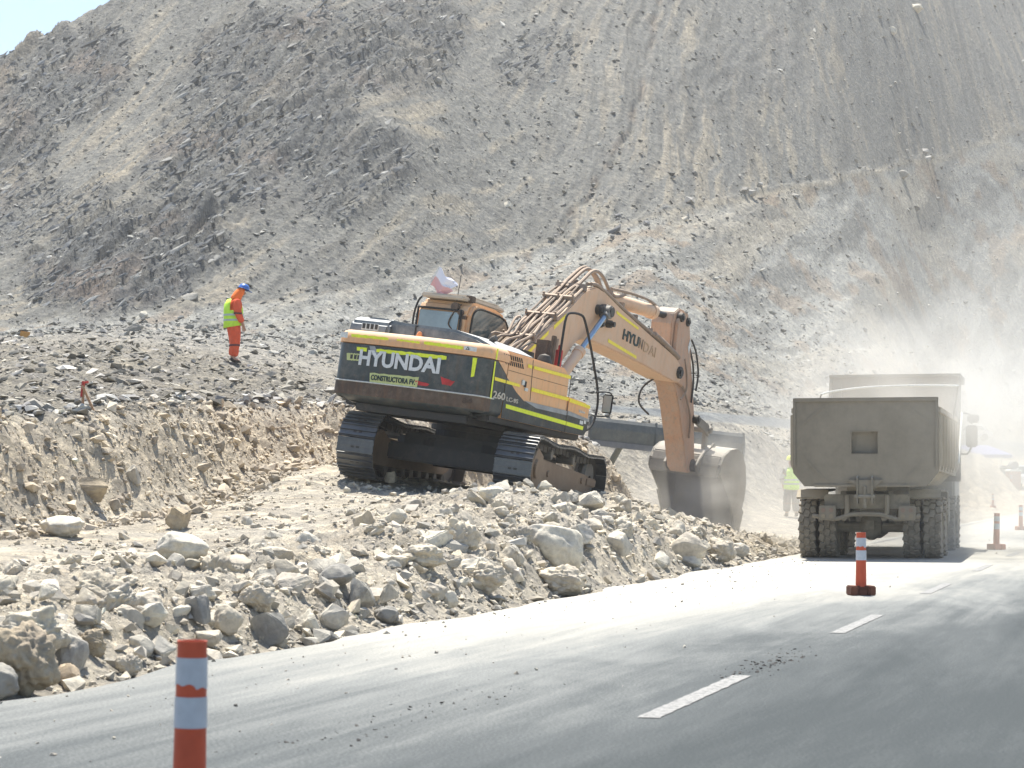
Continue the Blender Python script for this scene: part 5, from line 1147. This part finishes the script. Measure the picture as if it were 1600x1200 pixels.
# px left, px right, top, bottom, style, colour, tilt, label
BL=[(-30,92,972,1092,'lumpy',BRN,0,'huge dark earthy boulder at the roadside, largest of all'),
(-40,28,1040,1098,'smooth',GY,0,'rounded boulder cut by the picture edge below the huge boulder'),
(388,450,960,1014,'angular',GY,0,'grey blocky boulder with a dark front at the road edge'),
(466,502,956,1002,'angular',PL,.4,'pale wedge rock right of the grey blocky boulder'),
(497,545,945,990,'angular',PL,-.3,'pale pointed rock between the wedge rock and grey slab'),
(540,585,905,962,'angular',GY,.5,'tall grey slab leaning among the roadside rocks'),
(575,622,915,952,'angular',CR,0,'cream wedge rock beside the tall grey slab'),
(583,622,950,978,'smooth',GY,0,'small grey rock in front of the cream wedge rock'),
(726,792,877,933,'lumpy',CR,.3,'knobbly tan boulder lying left of the long smooth boulder'),
(838,916,885,935,'lumpy',CR,0,'low crusty tan boulder below the long smooth boulder'),
(818,916,822,893,'smooth',PL,.55,'long smooth cream boulder tilted on the rubble below the excavator'),
(690,752,812,865,'lumpy',CR,0,'earthy lump halfway up the rubble left of the track'),
(945,990,830,873,'angular',PL,0,'square pale block in the rubble right of the long boulder'),
(1042,1108,835,886,'smooth',CR,0,'rounded tan boulder at the end of the windrow near the bucket'),
(1058,1098,863,890,'angular',PL,0,'small cubic pale rock in front of the rounded tan boulder'),
(1102,1152,843,884,'lumpy',CR,0,'tan boulder right of the rounded one near the truck'),
(1140,1172,850,874,'smooth',PL,0,'last small boulder of the windrow, closest to the truck'),
(240,326,832,880,'smooth',PL,-.1,'broad pale slab lying on the bench left of the excavator'),
(258,300,790,832,'angular',BRN,0,'brown rock behind the broad pale slab'),
(60,130,806,842,'smooth',PL,0,'pale flat rock at the foot of the cut bank'),
(115,168,750,788,'angular',BRN,.3,'brown rock resting against the face of the bank'),
(190,226,728,760,'angular',PL,0,'white rock low on the bank face left of the track'),
(498,556,888,925,'smooth',GY,0,'dark grey slab lying flat above the tall grey slab'),
(370,432,915,962,'lumpy',CR,0,'crumbly clod above the grey blocky boulder'),
(285,330,935,985,'angular',GY,.2,'grey rock above the near delineator post'),
(330,378,950,1000,'smooth',CR,0,'tan rock right of the near delineator post top'),
(200,262,940,985,'angular',PL,.2,'large pale slab left of the near delineator post'),
(228,276,998,1036,'angular',PL,0,'pale rock touching the left of the near post'),
(180,222,1022,1062,'lumpy',CR,0,'crumbly tan rock left of the pale rock by the near post'),
(84,124,1040,1078,'smooth',(.50,.40,.28),0,'yellowish smooth rock right of the huge dark boulder'),
(120,165,985,1030,'lumpy',BRN,0,'brown clod above the yellowish smooth rock'),
(50,88,918,945,'angular',PL,0,'pale wedge rock on the bench above the huge boulder'),
(300,345,985,1015,'angular',CR,.0,'flat-topped rock just behind the near post'),
(625,700,855,890,'lumpy',CR,0,'low lump on the rubble left of the knobbly boulder'),
(690,716,925,955,'smooth',PL,0,'small pale rock at the road edge before the knobbly boulder'),
(745,790,765,790,'smooth',PL,0,'pale rock under the front of the left track'),
(900,950,770,800,'angular',PL,0,'pale pile rock right of the excavator track'),
(600,625,740,765,'angular',BRN,0,'upright brown rock between the two tracks')]
for i,(x0,x1,y0,y1,style,col,tl,lab) in enumerate(BL):
    cx=(x0+x1)/2; h=hit(cx,y1-4,10,60); d=h.y; w=(x1-x0)/2/F*d*1.04; hh=(y1-y0)/2/F*d*1.08
    me=boulder_mesh(300+i,style,col,(1.,.95,1.)); o=link(bpy.data.objects.new('boulder',me)); 
    co=np.empty(len(me.vertices)*3); me.vertices.foreach_get('co',co); co=co.reshape(-1,3); co[:,2]*=.9
    c_,s_=math.cos(tl),math.sin(tl)
    co=co/np.abs(co).max(0); el=1.35 if abs(tl)>.3 else 1.; co[:,2]/=el
    x=co[:,0]*c_+co[:,2]*s_; z=-co[:,0]*s_+co[:,2]*c_; co[:,0]=x/np.abs(x).max(); co[:,2]=z/np.abs(z).max()
    co*=[w,w*.8,hh]; me.vertices.foreach_set('co',co.ravel()); me.update()
    o.location=(h.x,h.y+w*.3,h.z+hh*.82); tag(o,lab,'boulder')
TM=[]
for k in range(22):
    st_=['angular','angular','smooth','angular','lumpy'][k%5]; cc=[CR,PL,CR,(.41,.38,.32),CR,(.47,.43,.35),PL][k%7]
    me=boulder_mesh(700+k,st_,tuple(np.array(cc)*RNG.uniform(.85,1.1)),(1,RNG.uniform(.6,.95),RNG.uniform(.5,.85))); TM.append(me)
for k in range(250):
    t_=RNG.uniform(10,48.5) if k%3 else RNG.uniform(14,34); s_=.3+abs(RNG.normal(0,.85))*(1.5 if t_>27 else 1.05); 
    if k%6==0: s_=RNG.uniform(2,6.5)
    x,y=ts(s_,t_); z=gz(x,y); r_=float(powr(1,.09,.30,1.7)[0])*(1.0 if s_<2.5 else .7)
    o=link(bpy.data.objects.new('rock',TM[k%len(TM)])); o.location=(x,y,z+r_*.1); o.rotation_euler=(RNG.normal(0,.5),RNG.normal(0,.5),RNG.uniform(0,6.28)); o.scale=(r_,r_,r_*RNG.uniform(.8,1.1))
    tag(o,'middle-sized broken rock among the rubble beside the road','rock','middle-sized rocks strewn through the roadside rubble')
# a few far boulders
for i,(x0,x1,y0,y1,lab) in enumerate([(675,692,112,131,'dark square boulder alone high on the left scree'),(1390,1425,248,275,'large rounded boulder on the crease at the right'),(1386,1402,38,54,'pale angular boulder near the top right of the slope'),(1232,1252,298,310,'flat block at the foot of the steep slope'),(1058,1078,333,345,'white slab lying on the fan beneath the slope'),(782,802,310,325,'pale slab low on the scree above the boom'),(190,228,503,520,'dark grey slab at the foot of the scree behind the heap'),(215,235,480,497,'white rock at the foot of the dark crag'),(280,312,447,470,'grey slab on the scree left of the worker'),(1415,1445,0,18,'group of pale blocks as one crag at the upper edge')]):
    h=hit((x0+x1)/2,y1-1,55,600); w=(x1-x0)/2/F*h.y; hh=(y1-y0)/2/F*h.y
    if i==1: hh*=.55; w*=.7; h.z-=hh*.5
    me=boulder_mesh(900+i,'angular' if i!=1 else 'smooth',PL if 'pale' in lab or 'white' in lab else GY,(w*1.05,w*.8,hh*1.05)); o=link(bpy.data.objects.new('boulder',me)); o.location=(h.x,h.y,h.z+hh*.3); tag(o,lab,'boulder')

# ================================================================ airborne dust
def dust(name,c,r,dens,label,scale,thr=.42,seed=0.,zfall=True):
    m=bpy.data.materials.new(name); m.use_nodes=True; nt=m.node_tree; nt.nodes.clear(); out=N(nt,'ShaderNodeOutputMaterial'); pv=N(nt,'ShaderNodeVolumePrincipled'); nt.links.new(pv.outputs[0],out.inputs['Volume'])
    pv.inputs['Color'].default_value=(.96,.93,.86,1); pv.inputs['Anisotropy'].default_value=.0
    tc=N(nt,'ShaderNodeTexCoord'); ln=N(nt,'ShaderNodeVectorMath',operation='LENGTH'); nt.links.new(tc.outputs['Object'],ln.inputs[0])
    fo=N(nt,'ShaderNodeMapRange',interpolation_type='SMOOTHSTEP'); nt.links.new(ln.outputs['Value'],fo.inputs[0]); fo.inputs[1].default_value=1.; fo.inputs[2].default_value=.15; fo.inputs[3].default_value=0.; fo.inputs[4].default_value=1.
    geo=N(nt,'ShaderNodeNewGeometry'); mp=N(nt,'ShaderNodeMapping'); mp.inputs['Location'].default_value=(seed,seed,0); nt.links.new(geo.outputs['Position'],mp.inputs[0])
    n=N(nt,'ShaderNodeTexNoise',i_Scale=scale,i_Detail=3.,i_Roughness=.55,i_Distortion=.5); nt.links.new(mp.outputs[0],n.inputs['Vector'])
    nr=N(nt,'ShaderNodeMapRange'); nt.links.new(n.outputs[0],nr.inputs[0]); nr.inputs[1].default_value=thr; nr.inputs[2].default_value=.72; nr.inputs[3].default_value=.12
    d=mth(nt,'MULTIPLY',mth(nt,'MULTIPLY',fo.outputs[0],nr.outputs[0]),dens); nt.links.new(d,pv.inputs['Density'])
    me=bpy.data.meshes.new(name); bm=bmesh.new(); bmesh.ops.create_icosphere(bm,subdivisions=3,radius=1.03); bm.to_mesh(me); bm.free(); me.materials.append(m)
    o=link(bpy.data.objects.new(name,me)); o.location=c; o.scale=r; tag(o,label,'dust',kind='stuff'); return o
dust('dust',(8.7,43.5,1.8),(5.2,8.2,3.9),.5,'pale dust drifting round the dump truck',.45,thr=.47)
dust('dust',(4.2,44.2,.9),(2.3,2.6,1.9),0.8,'dust puffing up under the excavator bucket',.9,seed=7.)
dust('dust',(24,95,3.),(24,46,9),.015,'wide veil of dust over the road beyond the truck',.09,thr=.46,seed=3.)

dust('dust',(12.3,56,5.9),(7.5,8,3.6),.06,'dust plume rising above the front of the truck',.3,thr=.46,seed=5.)
hz=bpy.data.materials.new('haze'); hz.use_nodes=True; nt=hz.node_tree; nt.nodes.clear(); out=N(nt,'ShaderNodeOutputMaterial'); pv=N(nt,'ShaderNodeVolumePrincipled'); nt.links.new(pv.outputs[0],out.inputs['Volume'])
pv.inputs['Color'].default_value=(.95,.94,.92,1); pv.inputs['Density'].default_value=.00042; pv.inputs['Anisotropy'].default_value=.2
q=MB(); q.box(-175,235,-12,470,-3,185); o=q.build('haze',hz,None); tag(o,'thin bright dust haze in the air over the whole valley','haze',kind='stuff')
